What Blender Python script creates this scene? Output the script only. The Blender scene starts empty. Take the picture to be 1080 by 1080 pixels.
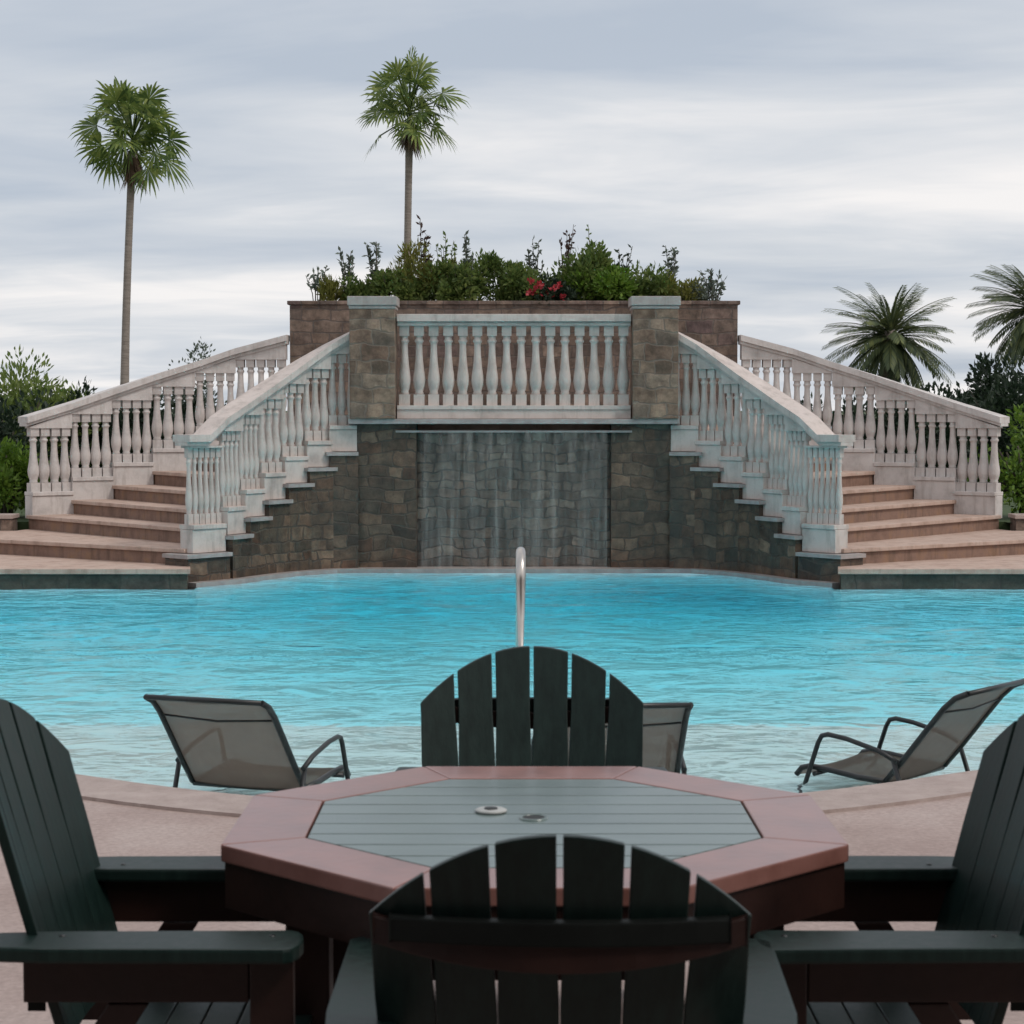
import bpy, bmesh, math, random
from mathutils import Vector, Matrix, noise as mnoise
R = math.radians
random.seed(7)
sc = bpy.context.scene
COL = sc.collection

# ------------------------------------------------------------------ helpers
def tag(o, label=None, cat=None, group=None, kind=None):
    if label: o['label'] = label
    if cat: o['category'] = cat
    if group: o['group'] = group
    if kind: o['kind'] = kind
    return o

def empty(name, loc=(0, 0, 0), rz=0.0):
    o = bpy.data.objects.new(name, None)
    o.empty_display_size = 0.2
    COL.objects.link(o)
    o.location = loc
    o.rotation_euler = (0, 0, rz)
    return o

def kids(o):
    return [c for c in bpy.data.objects if c.parent == o]

def copy_tree(o, parent=None):
    c = o.copy()
    COL.objects.link(c)
    c.parent = parent
    for ch in kids(o):
        copy_tree(ch, c)
    return c

class MB:
    """collects faces and links them as one mesh object"""
    def __init__(self):
        self.v = []; self.f = []; self.uv = []; self.sm = []
    def face(self, pts, uv=None, smooth=False):
        n = len(self.v)
        self.v += [Vector(p) for p in pts]
        self.f.append(list(range(n, n + len(pts))))
        self.uv.append(uv); self.sm.append(smooth)
    def prism(self, poly, z0, z1):
        """poly: xy list; z0, z1: floats or lists"""
        m = len(poly)
        a = sum(poly[i][0] * poly[(i + 1) % m][1] - poly[(i + 1) % m][0] * poly[i][1] for i in range(m))
        Z0 = z0 if isinstance(z0, (list, tuple)) else [z0] * m
        Z1 = z1 if isinstance(z1, (list, tuple)) else [z1] * m
        idx = list(range(m))
        if a < 0: idx.reverse()
        bot = [(poly[i][0], poly[i][1], Z0[i]) for i in idx]
        top = [(poly[i][0], poly[i][1], Z1[i]) for i in idx]
        self.face(top); self.face(bot[::-1])
        for i in range(m):
            j = (i + 1) % m
            self.face([bot[i], bot[j], top[j], top[i]])
    def box(self, x0, x1, y0, y1, z0, z1):
        self.prism([(x0, y0), (x1, y0), (x1, y1), (x0, y1)], z0, z1)
    def bar(self, a, b, w, h, up=(0, 0, 1)):
        """box beam from a to b: w sideways, h along up"""
        a = Vector(a); b = Vector(b); d = (b - a).normalized(); up = Vector(up)
        s = d.cross(up).normalized(); u = s.cross(d).normalized()
        c = []
        for p in (a, b):
            c.append([p + s * (i * w / 2) + u * (j * h / 2) for i, j in ((-1, -1), (1, -1), (1, 1), (-1, 1))])
        A, B = c
        self.face(A); self.face(B[::-1])
        for i in range(4):
            j = (i + 1) % 4
            self.face([A[j], A[i], B[i], B[j]])
    def tube(self, pts, rad, n=8, smooth=True, cap=True):
        pts = [Vector(p) for p in pts]
        rads = rad if isinstance(rad, (list, tuple)) else [rad] * len(pts)
        ref = Vector((0, 0, 1))
        if abs((pts[-1] - pts[0]).normalized().z) > .9: ref = Vector((1, 0, 0))
        rings = []
        for i, p in enumerate(pts):
            d = (pts[min(i + 1, len(pts) - 1)] - pts[max(i - 1, 0)]).normalized()
            s = d.cross(ref).normalized(); u = s.cross(d)
            rings.append([p + (s * math.cos(2 * math.pi * k / n) + u * math.sin(2 * math.pi * k / n)) * rads[i] for k in range(n)])
        base = len(self.v)
        for r in rings: self.v += r
        for i in range(len(pts) - 1):
            for k in range(n):
                l = (k + 1) % n
                self.f.append([base + i * n + l, base + i * n + k, base + (i + 1) * n + k, base + (i + 1) * n + l])
                self.uv.append(None); self.sm.append(smooth)
        if cap:
            self.f.append([base + k for k in range(n)]); self.uv.append(None); self.sm.append(False)
            e = base + (len(pts) - 1) * n
            self.f.append([e + k for k in range(n)][::-1]); self.uv.append(None); self.sm.append(False)
    def lathe(self, prof, n=12, c=(0, 0)):
        """prof: (r, z) list"""
        base = len(self.v)
        for r, z in prof:
            for k in range(n):
                t = 2 * math.pi * k / n
                self.v.append(Vector((c[0] + r * math.cos(t), c[1] + r * math.sin(t), z)))
        for i in range(len(prof) - 1):
            for k in range(n):
                l = (k + 1) % n
                self.f.append([base + i * n + k, base + i * n + l, base + (i + 1) * n + l, base + (i + 1) * n + k])
                self.uv.append(None); self.sm.append(True)
    def mesh(self, name, mat, bevel=0.0, weld=False):
        me = bpy.data.meshes.new(name)
        me.from_pydata([tuple(p) for p in self.v], [], self.f)
        for p, s in zip(me.polygons, self.sm): p.use_smooth = s
        ul = me.uv_layers.new(name='UVMap')
        for p, uv in zip(me.polygons, self.uv):
            if uv is None:
                n = p.normal
                if abs(n.z) > .7:
                    for li in p.loop_indices:
                        co = me.vertices[me.loops[li].vertex_index].co
                        ul.data[li].uv = (co.x, co.y)
                else:
                    t = Vector((-n.y, n.x, 0)).normalized()
                    for li in p.loop_indices:
                        co = me.vertices[me.loops[li].vertex_index].co
                        ul.data[li].uv = (co.dot(t) + n.x * 3.1, co.z)
            else:
                for li, q in zip(p.loop_indices, uv): ul.data[li].uv = q
        if bevel or weld:
            bm = bmesh.new(); bm.from_mesh(me)
            bmesh.ops.remove_doubles(bm, verts=bm.verts, dist=1e-5)
            if bevel:
                es = [e for e in bm.edges if len(e.link_faces) == 2 and e.calc_face_angle(0) > .6]
                bmesh.ops.bevel(bm, geom=es, offset=bevel, segments=2, affect='EDGES', profile=.6, clamp_overlap=True)
            bm.to_mesh(me); bm.free()
        me.materials.append(mat)
        return me
    def build(self, name, mat, parent=None, bevel=0.0, weld=False):
        o = bpy.data.objects.new(name, self.mesh(name, mat, bevel, weld))
        COL.objects.link(o)
        o.parent = parent
        return o

# ------------------------------------------------------------------ materials
def new_mat(name):
    m = bpy.data.materials.new(name); m.use_nodes = True
    nt = m.node_tree
    return m, nt, nt.nodes['Principled BSDF']

def N(nt, t, **kw):
    n = nt.nodes.new(t)
    for k, v in kw.items():
        if k in n.inputs: n.inputs[k].default_value = v
        else: setattr(n, k, v)
    return n

def ramp(nt, stops, fac=None):
    r = nt.nodes.new('ShaderNodeValToRGB')
    e = r.color_ramp.elements
    while len(e) < len(stops): e.new(.5)
    for el, (p, c) in zip(e, stops):
        el.position = p; el.color = (*c, 1)
    if fac is not None: nt.links.new(fac, r.inputs[0])
    return r

def mixc(nt, fac, a, b, mode='MIX'):
    m = nt.nodes.new('ShaderNodeMix'); m.data_type = 'RGBA'; m.blend_type = mode
    for sock, v in ((m.inputs[0], fac), (m.inputs[6], a), (m.inputs[7], b)):
        if hasattr(v, 'is_linked') or hasattr(v, 'links'): nt.links.new(v, sock)
        elif isinstance(v, (int, float)): sock.default_value = v
        else: sock.default_value = (*v, 1)
    return m.outputs[2]

def mottled(name, c0, c1, scale=4, rough=.6, bump=.0, bscale=60, detail=6, c2=None, stretch=None, spec=.5, rv=.1):
    m, nt, b = new_mat(name)
    tc = N(nt, 'ShaderNodeTexCoord')
    vec = tc.outputs['Object']
    if stretch:
        mp = N(nt, 'ShaderNodeMapping'); mp.inputs['Scale'].default_value = stretch
        nt.links.new(vec, mp.inputs[0]); vec = mp.outputs[0]
    n1 = N(nt, 'ShaderNodeTexNoise', Scale=scale, Detail=detail, Roughness=.62)
    nt.links.new(vec, n1.inputs['Vector'])
    stops = [(.32, c0), (.68, c1)] if c2 is None else [(.28, c0), (.5, c1), (.74, c2)]
    r = ramp(nt, stops, n1.outputs['Fac'])
    nt.links.new(r.outputs[0], b.inputs['Base Color'])
    mr = N(nt, 'ShaderNodeMapRange'); mr.inputs['To Min'].default_value = max(0, rough - rv); mr.inputs['To Max'].default_value = min(1, rough + rv)
    nt.links.new(n1.outputs['Fac'], mr.inputs['Value']); nt.links.new(mr.outputs[0], b.inputs['Roughness'])
    b.inputs['Specular IOR Level'].default_value = spec
    if bump:
        n2 = N(nt, 'ShaderNodeTexNoise', Scale=bscale, Detail=4)
        nt.links.new(vec, n2.inputs['Vector'])
        bp = N(nt, 'ShaderNodeBump', Strength=bump, Distance=.01)
        nt.links.new(n2.outputs['Fac'], bp.inputs['Height']); nt.links.new(bp.outputs[0], b.inputs['Normal'])
    return m

def stone(name, cols, mortar, bw=.42, rh=.19, rough=.75, spec=.4, bumps=.6, streak=None, warp=.15):
    """irregular squared rubble: two brick layers warped by noise, colour per stone"""
    m, nt, b = new_mat(name)
    tc = N(nt, 'ShaderNodeTexCoord')
    nz = N(nt, 'ShaderNodeTexNoise', Scale=2.6, Detail=4)
    nt.links.new(tc.outputs['UV'], nz.inputs['Vector'])
    sub = N(nt, 'ShaderNodeVectorMath', operation='SUBTRACT'); sub.inputs[1].default_value = (.5, .5, .5)
    nt.links.new(nz.outputs['Color'], sub.inputs[0])
    scl = N(nt, 'ShaderNodeVectorMath', operation='SCALE'); scl.inputs['Scale'].default_value = warp
    nt.links.new(sub.outputs[0], scl.inputs[0])
    add = N(nt, 'ShaderNodeVectorMath', operation='ADD')
    nt.links.new(tc.outputs['UV'], add.inputs[0]); nt.links.new(scl.outputs[0], add.inputs[1])
    br = N(nt, 'ShaderNodeTexBrick', offset=.43, squash=.62, squash_frequency=3, offset_frequency=2)
    br.inputs['Scale'].default_value = 1; br.inputs['Brick Width'].default_value = bw; br.inputs['Row Height'].default_value = rh
    br.inputs['Mortar Size'].default_value = .011; br.inputs['Mortar Smooth'].default_value = .4
    br.inputs['Color1'].default_value = (0, 0, 0, 1); br.inputs['Color2'].default_value = (1, 1, 1, 1); br.inputs['Mortar'].default_value = (.5, .5, .5, 1)
    nt.links.new(add.outputs[0], br.inputs['Vector'])
    k = len(cols)
    rc = ramp(nt, [(i / (k - 1), c) for i, c in enumerate(cols)], br.outputs['Color'])
    n2 = N(nt, 'ShaderNodeTexNoise', Scale=9, Detail=8, Roughness=.7)
    nt.links.new(tc.outputs['Object'], n2.inputs['Vector'])
    var = ramp(nt, [(.3, (.42, .40, .38)), (.7, (1.5, 1.47, 1.43))], n2.outputs['Fac'])
    c = mixc(nt, 1.0, rc.outputs[0], var.outputs[0], 'MULTIPLY')
    n4 = N(nt, 'ShaderNodeTexNoise', Scale=1.7, Detail=6, Roughness=.7)
    nt.links.new(tc.outputs['Object'], n4.inputs['Vector'])
    stn = ramp(nt, [(.34, (.5, .48, .46)), (.6, (1.12, 1.1, 1.07))], n4.outputs['Fac'])
    c = mixc(nt, 1.0, c, stn.outputs[0], 'MULTIPLY')
    mortar_mix = .6
    if streak:
        mp = N(nt, 'ShaderNodeMapping'); mp.inputs['Scale'].default_value = (5.5, 5.5, .35)
        nt.links.new(tc.outputs['Object'], mp.inputs[0])
        n3 = N(nt, 'ShaderNodeTexNoise', Scale=1, Detail=5)
        nt.links.new(mp.outputs[0], n3.inputs['Vector'])
        st = ramp(nt, [(.5, (0, 0, 0)), (.68, (1, 1, 1))], n3.outputs['Fac'])
        ms = N(nt, 'ShaderNodeMath', operation='MULTIPLY'); ms.inputs[1].default_value = .55
        nt.links.new(st.outputs[0], ms.inputs[0])
        c = mixc(nt, ms.outputs[0], c, streak)
    mf = N(nt, 'ShaderNodeMath', operation='MULTIPLY'); mf.inputs[1].default_value = mortar_mix
    nt.links.new(br.outputs['Fac'], mf.inputs[0])
    cm = mixc(nt, mf.outputs[0], c, mortar)
    nt.links.new(cm, b.inputs['Base Color'])
    b.inputs['Roughness'].default_value = rough
    b.inputs['Specular IOR Level'].default_value = spec
    inv = N(nt, 'ShaderNodeMath', operation='SUBTRACT'); inv.inputs[0].default_value = 1
    nt.links.new(br.outputs['Fac'], inv.inputs[1])
    hm = N(nt, 'ShaderNodeMath', operation='MULTIPLY_ADD'); hm.inputs[1].default_value = .55
    nt.links.new(n2.outputs['Fac'], hm.inputs[0]); nt.links.new(inv.outputs[0], hm.inputs[2])
    bp = N(nt, 'ShaderNodeBump', Strength=bumps, Distance=.03)
    nt.links.new(hm.outputs[0], bp.inputs['Height']); nt.links.new(bp.outputs[0], b.inputs['Normal'])
    return m

def leaf_mat(name, c0, c1, c2=None, scale=2.0, rough=.5, transl=.25):
    m, nt, b = new_mat(name)
    geo = N(nt, 'ShaderNodeNewGeometry')
    tc = N(nt, 'ShaderNodeTexCoord')
    nz = N(nt, 'ShaderNodeTexNoise', Scale=scale, Detail=3)
    nt.links.new(tc.outputs['Object'], nz.inputs['Vector'])
    ad = N(nt, 'ShaderNodeMath', operation='MULTIPLY_ADD'); ad.inputs[1].default_value = .5
    nt.links.new(geo.outputs['Random Per Island'], ad.inputs[0])
    hs = N(nt, 'ShaderNodeMath', operation='MULTIPLY_ADD'); hs.inputs[1].default_value = .9; hs.inputs[2].default_value = -.2
    nt.links.new(nz.outputs['Fac'], hs.inputs[0]); nt.links.new(hs.outputs[0], ad.inputs[2])
    r = ramp(nt, [(.15, c0), (.75, c1)] if c2 is None else [(.12, c0), (.5, c1), (.85, c2)], ad.outputs[0])
    nt.links.new(r.outputs[0], b.inputs['Base Color'])
    b.inputs['Roughness'].default_value = rough
    b.inputs['Specular IOR Level'].default_value = .35
    tr = N(nt, 'ShaderNodeBsdfTranslucent'); nt.links.new(r.outputs[0], tr.inputs['Color'])
    mx = N(nt, 'ShaderNodeMixShader'); mx.inputs[0].default_value = transl
    nt.links.new(b.outputs[0], mx.inputs[1]); nt.links.new(tr.outputs[0], mx.inputs[2])
    nt.links.new(mx.outputs[0], nt.nodes['Material Output'].inputs['Surface'])
    return m

M = {}
M['green'] = mottled('green_lumber', (.0042, .0125, .0108), (.0095, .024, .0205), scale=5, rough=.45, bump=.06, bscale=24, stretch=(9, 9, 1), spec=.32)
M['dark_board'] = mottled('dark_board', (.0035, .0045, .004), (.007, .009, .008), scale=8, rough=.6, spec=.2)
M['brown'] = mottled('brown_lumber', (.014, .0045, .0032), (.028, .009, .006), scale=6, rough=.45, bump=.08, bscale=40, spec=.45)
M['top_brown'] = mottled('table_border', (.20, .082, .064), (.31, .142, .118), scale=7, rough=.34, bump=.08, bscale=40, spec=.7)
M['top_green'] = mottled('table_planks', (.085, .125, .118), (.14, .19, .18), scale=4, rough=.32, bump=.08, bscale=30, stretch=(1, 8, 8), spec=.7)
for k_ in ('top_brown', 'top_green'):
    b_ = M[k_].node_tree.nodes['Principled BSDF']; b_.inputs['Coat Weight'].default_value = .45; b_.inputs['Coat Roughness'].default_value = .22
M['black'] = mottled('hole_shade_black', (.004, .004, .004), (.008, .008, .008), rough=.6)
M['pale'] = mottled('pale_disc', (.34, .35, .34), (.46, .46, .44), scale=40, rough=.5)
M['metal_dark'] = mottled('lounger_frame', (.010, .011, .012), (.020, .021, .022), scale=20, rough=.4)
M['steel'] = mottled('steel', (.46, .43, .40), (.56, .53, .50), scale=12, rough=.3)
M['steel'].node_tree.nodes['Principled BSDF'].inputs['Metallic'].default_value = 1
M['white_front'] = mottled('grey_white_paint', (.385, .325, .30), (.54, .465, .43), scale=4, rough=.65, bump=.3, bscale=50, c2=(.60, .525, .49))
M['white_rear'] = mottled('pinkish_white_paint', (.40, .365, .35), (.56, .515, .495), scale=4, rough=.65, bump=.3, bscale=45, c2=(.63, .585, .565))
M['cap'] = mottled('grey_cap', (.30, .265, .25), (.40, .36, .34), scale=7, rough=.6, bump=.2)
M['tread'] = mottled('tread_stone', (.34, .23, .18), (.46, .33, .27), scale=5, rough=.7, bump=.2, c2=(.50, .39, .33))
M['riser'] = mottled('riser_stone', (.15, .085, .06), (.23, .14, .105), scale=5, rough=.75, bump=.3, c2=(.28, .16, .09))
M['coping'] = mottled('coping_stone', (.31, .235, .21), (.41, .33, .30), scale=7, rough=.65, bump=.3, bscale=80)
M['ledge'] = mottled('ledge_stone', (.25, .22, .21), (.38, .34, .33), scale=8, rough=.6, bump=.3)
M['stone'] = stone('pillar_stone', [(.13, .088, .066), (.26, .185, .14), (.17, .13, .105), (.32, .24, .19), (.19, .11, .078)], (.19, .15, .125), bw=.3, rh=.16, warp=.2)
M['planter'] = stone('planter_stone', [(.10, .072, .06), (.19, .14, .115), (.13, .10, .09), (.22, .165, .135), (.12, .085, .085)], (.11, .09, .08), bw=.36, rh=.15)
M['wet'] = stone('wet_wall_stone', [(.042, .029, .021), (.13, .085, .058), (.065, .049, .036), (.19, .13, .092), (.09, .048, .030), (.11, .084, .061)], (.045, .038, .033), bw=.27, rh=.135, rough=.55, warp=.22, spec=.5, streak=(.040, .042, .034))
M['fall_stone'] = stone('cascade_stone', [(.036, .028, .022), (.12, .092, .074), (.06, .047, .037), (.17, .135, .11), (.09, .050, .032)], (.045, .041, .038), bw=.2, rh=.11, rough=.4, spec=.5, bumps=.9, streak=(.12, .118, .115), warp=.22)
M['curb'] = stone('kerb_stone', [(.040, .036, .032), (.085, .07, .055), (.05, .052, .042), (.105, .088, .075)], (.05, .045, .04), bw=.5, rh=.35, rough=.6)
M['bark_palm'] = mottled('palm_bark', (.19, .155, .135), (.32, .27, .24), scale=3, rough=.85, bump=.5, bscale=8, stretch=(1, 1, 9))
M['bark'] = mottled('bark', (.05, .035, .025), (.10, .075, .055), scale=8, rough=.9, bump=.4)
M['soil'] = mottled('soil', (.03, .022, .016), (.06, .045, .034), scale=12, rough=.95, bump=.5)
M['grass'] = mottled('lawn', (.035, .06, .02), (.06, .09, .03), scale=2, rough=.9, bump=.5)
M['added_roof'] = mottled('roof_boards', (.06, .045, .035), (.10, .075, .06), scale=6, rough=.7, stretch=(1, 10, 1))
M['stucco'] = mottled('stucco', (.085, .070, .058), (.12, .10, .083), scale=8, rough=.85, bump=.3)
M['fan_leaf'] = leaf_mat('fan_leaf', (.045, .085, .03), (.14, .20, .05), (.32, .36, .10), scale=1.1, transl=.45)
M['dead_leaf'] = leaf_mat('dead_leaf', (.07, .04, .025), (.16, .10, .06), scale=1.0, transl=.1)
M['date_leaf'] = leaf_mat('date_leaf', (.04, .062, .036), (.095, .125, .058), (.19, .21, .075), scale=.6, transl=.35)
M['leaf_mid'] = leaf_mat('leaf_mid', (.055, .10, .024), (.135, .19, .05), (.25, .29, .085), scale=1.8, transl=.5)
M['leaf_dark'] = leaf_mat('leaf_dark', (.008, .018, .010), (.020, .038, .020), (.035, .055, .028), scale=1.2)
M['leaf_bright'] = leaf_mat('leaf_bright', (.05, .11, .012), (.12, .21, .026), (.20, .29, .045), scale=1.6, transl=.4)
M['leaf_pale'] = leaf_mat('leaf_pale', (.07, .12, .03), (.16, .22, .055), (.27, .32, .10), scale=1.2, transl=.4)
M['leaf_olive'] = leaf_mat('leaf_olive', (.08, .09, .02), (.18, .185, .04), (.27, .25, .08), scale=2.5, transl=.5)
M['leaf_grey'] = leaf_mat('leaf_grey', (.08, .10, .08), (.16, .19, .15), scale=2)
M['leaf_red'] = leaf_mat('leaf_red', (.05, .025, .025), (.09, .05, .04), scale=2)
M['flower'] = leaf_mat('flower_red', (.28, .02, .03), (.45, .05, .06), scale=5, transl=.15)
M['stem'] = mottled('stem', (.05, .045, .03), (.09, .075, .05), scale=20, rough=.8)

# deck: pinkish broom-finished concrete with soft stains
def deck_mat():
    m, nt, b = new_mat('pink_deck')
    tc = N(nt, 'ShaderNodeTexCoord')
    n1 = N(nt, 'ShaderNodeTexNoise', Scale=1.1, Detail=7, Roughness=.65)
    n2 = N(nt, 'ShaderNodeTexNoise', Scale=42, Detail=5, Roughness=.75)
    for n in (n1, n2): nt.links.new(tc.outputs['Object'], n.inputs['Vector'])
    r = ramp(nt, [(.28, (.26, .18, .157)), (.52, (.365, .275, .247)), (.75, (.44, .355, .325))], n1.outputs['Fac'])
    r2 = ramp(nt, [(.3, (.74, .73, .72)), (.68, (1.14, 1.14, 1.14))], n2.outputs['Fac'])
    c = mixc(nt, 1.0, r.outputs[0], r2.outputs[0], 'MULTIPLY')
    nt.links.new(c, b.inputs['Base Color'])
    b.inputs['Roughness'].default_value = .62
    bp = N(nt, 'ShaderNodeBump', Strength=.25, Distance=.005)
    nt.links.new(n2.outputs['Fac'], bp.inputs['Height']); nt.links.new(bp.outputs[0], b.inputs['Normal'])
    return m
M['deck'] = deck_mat()

def pool_mat(name, c0, c1):
    return mottled(name, c0, c1, scale=2.5, rough=.7)
M['pool_floor'] = pool_mat('pool_plaster', (.80, .89, .90), (.86, .93, .94))
M['shelf'] = pool_mat('pale_shelf', (.80, .78, .755), (.86, .84, .82))

def water_mat():
    m, nt, b = new_mat('pool_water')
    b.inputs['Base Color'].default_value = (1, 1, 1, 1)
    b.inputs['Transmission Weight'].default_value = 1
    b.inputs['Roughness'].default_value = .03
    b.inputs['IOR'].default_value = 1.14
    b.inputs['Specular IOR Level'].default_value = .08
    tc = N(nt, 'ShaderNodeTexCoord')
    mp = N(nt, 'ShaderNodeMapping'); mp.inputs['Scale'].default_value = (.75, 1.0, 1)
    nt.links.new(tc.outputs['Object'], mp.inputs[0])
    n1 = N(nt, 'ShaderNodeTexNoise', Scale=3.0, Detail=2.5, Roughness=.5, Distortion=.6)
    n2 = N(nt, 'ShaderNodeTexNoise', Scale=9.0, Detail=2, Roughness=.5, Distortion=.4)
    for n in (n1, n2): nt.links.new(mp.outputs[0], n.inputs['Vector'])
    ad = N(nt, 'ShaderNodeMath', operation='MULTIPLY_ADD'); ad.inputs[1].default_value = .22
    nt.links.new(n2.outputs['Fac'], ad.inputs[0]); nt.links.new(n1.outputs['Fac'], ad.inputs[2])
    bp = N(nt, 'ShaderNodeBump', Strength=1.0, Distance=.09)
    nt.links.new(ad.outputs[0], bp.inputs['Height']); nt.links.new(bp.outputs[0], b.inputs['Normal'])
    va = N(nt, 'ShaderNodeVolumeAbsorption'); va.inputs['Color'].default_value = (.02, .89, .975, 1); va.inputs['Density'].default_value = .55
    nt.links.new(va.outputs[0], nt.nodes['Material Output'].inputs['Volume'])
    return m
M['water'] = water_mat()

def fall_mat():
    m, nt, b = new_mat('falling_water')
    b.inputs['Base Color'].default_value = (.62, .585, .55, 1)
    b.inputs['Roughness'].default_value = .25
    tc = N(nt, 'ShaderNodeTexCoord')
    mp = N(nt, 'ShaderNodeMapping'); mp.inputs['Scale'].default_value = (7.5, 7.5, .35)
    nt.links.new(tc.outputs['Object'], mp.inputs[0])
    n1 = N(nt, 'ShaderNodeTexNoise', Scale=1.6, Detail=6, Roughness=.7)
    nt.links.new(mp.outputs[0], n1.inputs['Vector'])
    r = ramp(nt, [(.40, (.03, .03, .03)), (.56, (.15, .15, .15)), (.74, (.42, .42, .42))], n1.outputs['Fac'])
    tr = N(nt, 'ShaderNodeBsdfTransparent')
    mx = N(nt, 'ShaderNodeMixShader')
    nt.links.new(r.outputs[0], mx.inputs[0]); nt.links.new(tr.outputs[0], mx.inputs[1]); nt.links.new(b.outputs[0], mx.inputs[2])
    nt.links.new(mx.outputs[0], nt.nodes['Material Output'].inputs['Surface'])
    return m
M['fall'] = fall_mat()

def sling_mat():
    """woven mesh fabric, partly see-through"""
    m, nt, b = new_mat('sling_mesh')
    tc = N(nt, 'ShaderNodeTexCoord')
    n1 = N(nt, 'ShaderNodeTexNoise', Scale=14, Detail=4)
    nt.links.new(tc.outputs['Object'], n1.inputs['Vector'])
    r = ramp(nt, [(.3, (.085, .070, .058)), (.7, (.125, .104, .086))], n1.outputs['Fac'])
    nt.links.new(r.outputs[0], b.inputs['Base Color'])
    b.inputs['Roughness'].default_value = .7
    tr = N(nt, 'ShaderNodeBsdfTransparent')
    tl = N(nt, 'ShaderNodeBsdfTranslucent'); tl.inputs['Color'].default_value = (.34, .285, .24, 1)
    m1 = N(nt, 'ShaderNodeMixShader'); m1.inputs[0].default_value = .55
    nt.links.new(b.outputs[0], m1.inputs[1]); nt.links.new(tl.outputs[0], m1.inputs[2])
    mx = N(nt, 'ShaderNodeMixShader'); mx.inputs[0].default_value = .26
    nt.links.new(m1.outputs[0], mx.inputs[1]); nt.links.new(tr.outputs[0], mx.inputs[2])
    nt.links.new(mx.outputs[0], nt.nodes['Material Output'].inputs['Surface'])
    return m
M['sling'] = sling_mat()

def weather(mat, dirt, amt=.5):
    nt = mat.node_tree; b = nt.nodes['Principled BSDF']
    src = b.inputs['Base Color'].links[0].from_socket
    tc = N(nt, 'ShaderNodeTexCoord'); mp = N(nt, 'ShaderNodeMapping'); mp.inputs['Scale'].default_value = (7, 7, 1.1)
    geo = N(nt, 'ShaderNodeNewGeometry')
    nt.links.new(geo.outputs['Position'], mp.inputs[0])
    n = N(nt, 'ShaderNodeTexNoise', Scale=1.4, Detail=7, Roughness=.72); nt.links.new(mp.outputs[0], n.inputs['Vector'])
    r = ramp(nt, [(.50, (0, 0, 0)), (.72, (amt, amt, amt))], n.outputs['Fac'])
    nt.links.new(mixc(nt, r.outputs[0], src, dirt), b.inputs['Base Color'])
weather(M['white_front'], (.20, .175, .145)); weather(M['white_rear'], (.22, .175, .145)); weather(M['cap'], (.18, .16, .135))
weather(M['riser'], (.07, .045, .03), .7); weather(M['tread'], (.20, .14, .11), .6); weather(M['coping'], (.22, .17, .145), .5)

# ------------------------------------------------------------------ camera, light, sky
CAMZ = 1.59
F = 2140.0
def at(px, py, d):
    """pixel of the 1080 photograph at depth d -> world point (used once to survey the place)"""
    return Vector(((px - 540) * d / F, d, CAMZ - (py - 430) * d / F))
cam = bpy.data.cameras.new('camera'); co = bpy.data.objects.new('camera', cam); COL.objects.link(co)
co.location = (0, 0, CAMZ); co.rotation_euler = (R(90 - 2.94), 0, 0)
cam.sensor_width = 36; cam.lens = F / 1080 * 36
cam.clip_start = .05; cam.clip_end = 3000
cam.dof.use_dof = True; cam.dof.focus_distance = 16; cam.dof.aperture_fstop = 13
sc.camera = co

SUN_EL, SUN_AZ = 48, 118      # azimuth clockwise from +Y (north): right and a little behind the camera
sd = Vector((math.sin(R(SUN_AZ)) * math.cos(R(SUN_EL)), math.cos(R(SUN_AZ)) * math.cos(R(SUN_EL)), math.sin(R(SUN_EL))))
sl = bpy.data.lights.new('sun', 'SUN'); sl.energy = 1.3; sl.angle = R(12); sl.color = (1, .95, .88)
so = bpy.data.objects.new('sun', sl); COL.objects.link(so)
so.rotation_euler = (-sd).to_track_quat('-Z', 'Y').to_euler(); so.location = (10, -5, 20)

w = bpy.data.worlds.new('World'); sc.world = w; w.use_nodes = True
nt = w.node_tree
bg = nt.nodes['Background']
sky = N(nt, 'ShaderNodeTexSky', sky_type='NISHITA', sun_disc=False)
sky.sun_elevation = R(SUN_EL); sky.sun_rotation = R(SUN_AZ)
sky.air_density = 1.0; sky.dust_density = 1.5
nt.links.new(sky.outputs[0], bg.inputs['Color']); bg.inputs['Strength'].default_value = .08
tc = N(nt, 'ShaderNodeTexCoord')
sep = N(nt, 'ShaderNodeSeparateXYZ'); nt.links.new(tc.outputs['Generated'], sep.inputs[0])
zc = N(nt, 'ShaderNodeMath', operation='MAXIMUM'); zc.inputs[1].default_value = 0.0
nt.links.new(sep.outputs['Z'], zc.inputs[0])
zz = N(nt, 'ShaderNodeMath', operation='ADD'); zz.inputs[1].default_value = .085
nt.links.new(zc.outputs[0], zz.inputs[0])
du = N(nt, 'ShaderNodeMath', operation='DIVIDE'); dv = N(nt, 'ShaderNodeMath', operation='DIVIDE')
nt.links.new(sep.outputs['X'], du.inputs[0]); nt.links.new(zz.outputs[0], du.inputs[1])
nt.links.new(sep.outputs['Y'], dv.inputs[0]); nt.links.new(zz.outputs[0], dv.inputs[1])
cmb = N(nt, 'ShaderNodeCombineXYZ'); nt.links.new(du.outputs[0], cmb.inputs[0]); nt.links.new(dv.outputs[0], cmb.inputs[1])
mp = N(nt, 'ShaderNodeMapping'); mp.inputs['Rotation'].default_value = (0, 0, R(14)); mp.inputs['Scale'].default_value = (.25, .36, 1); mp.inputs['Location'].default_value = (1.3, .4, 0)
nt.links.new(cmb.outputs[0], mp.inputs[0])
cn = N(nt, 'ShaderNodeTexNoise', Scale=1.0, Detail=6, Roughness=.5, Distortion=.5)
nt.links.new(mp.outputs[0], cn.inputs['Vector'])
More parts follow.
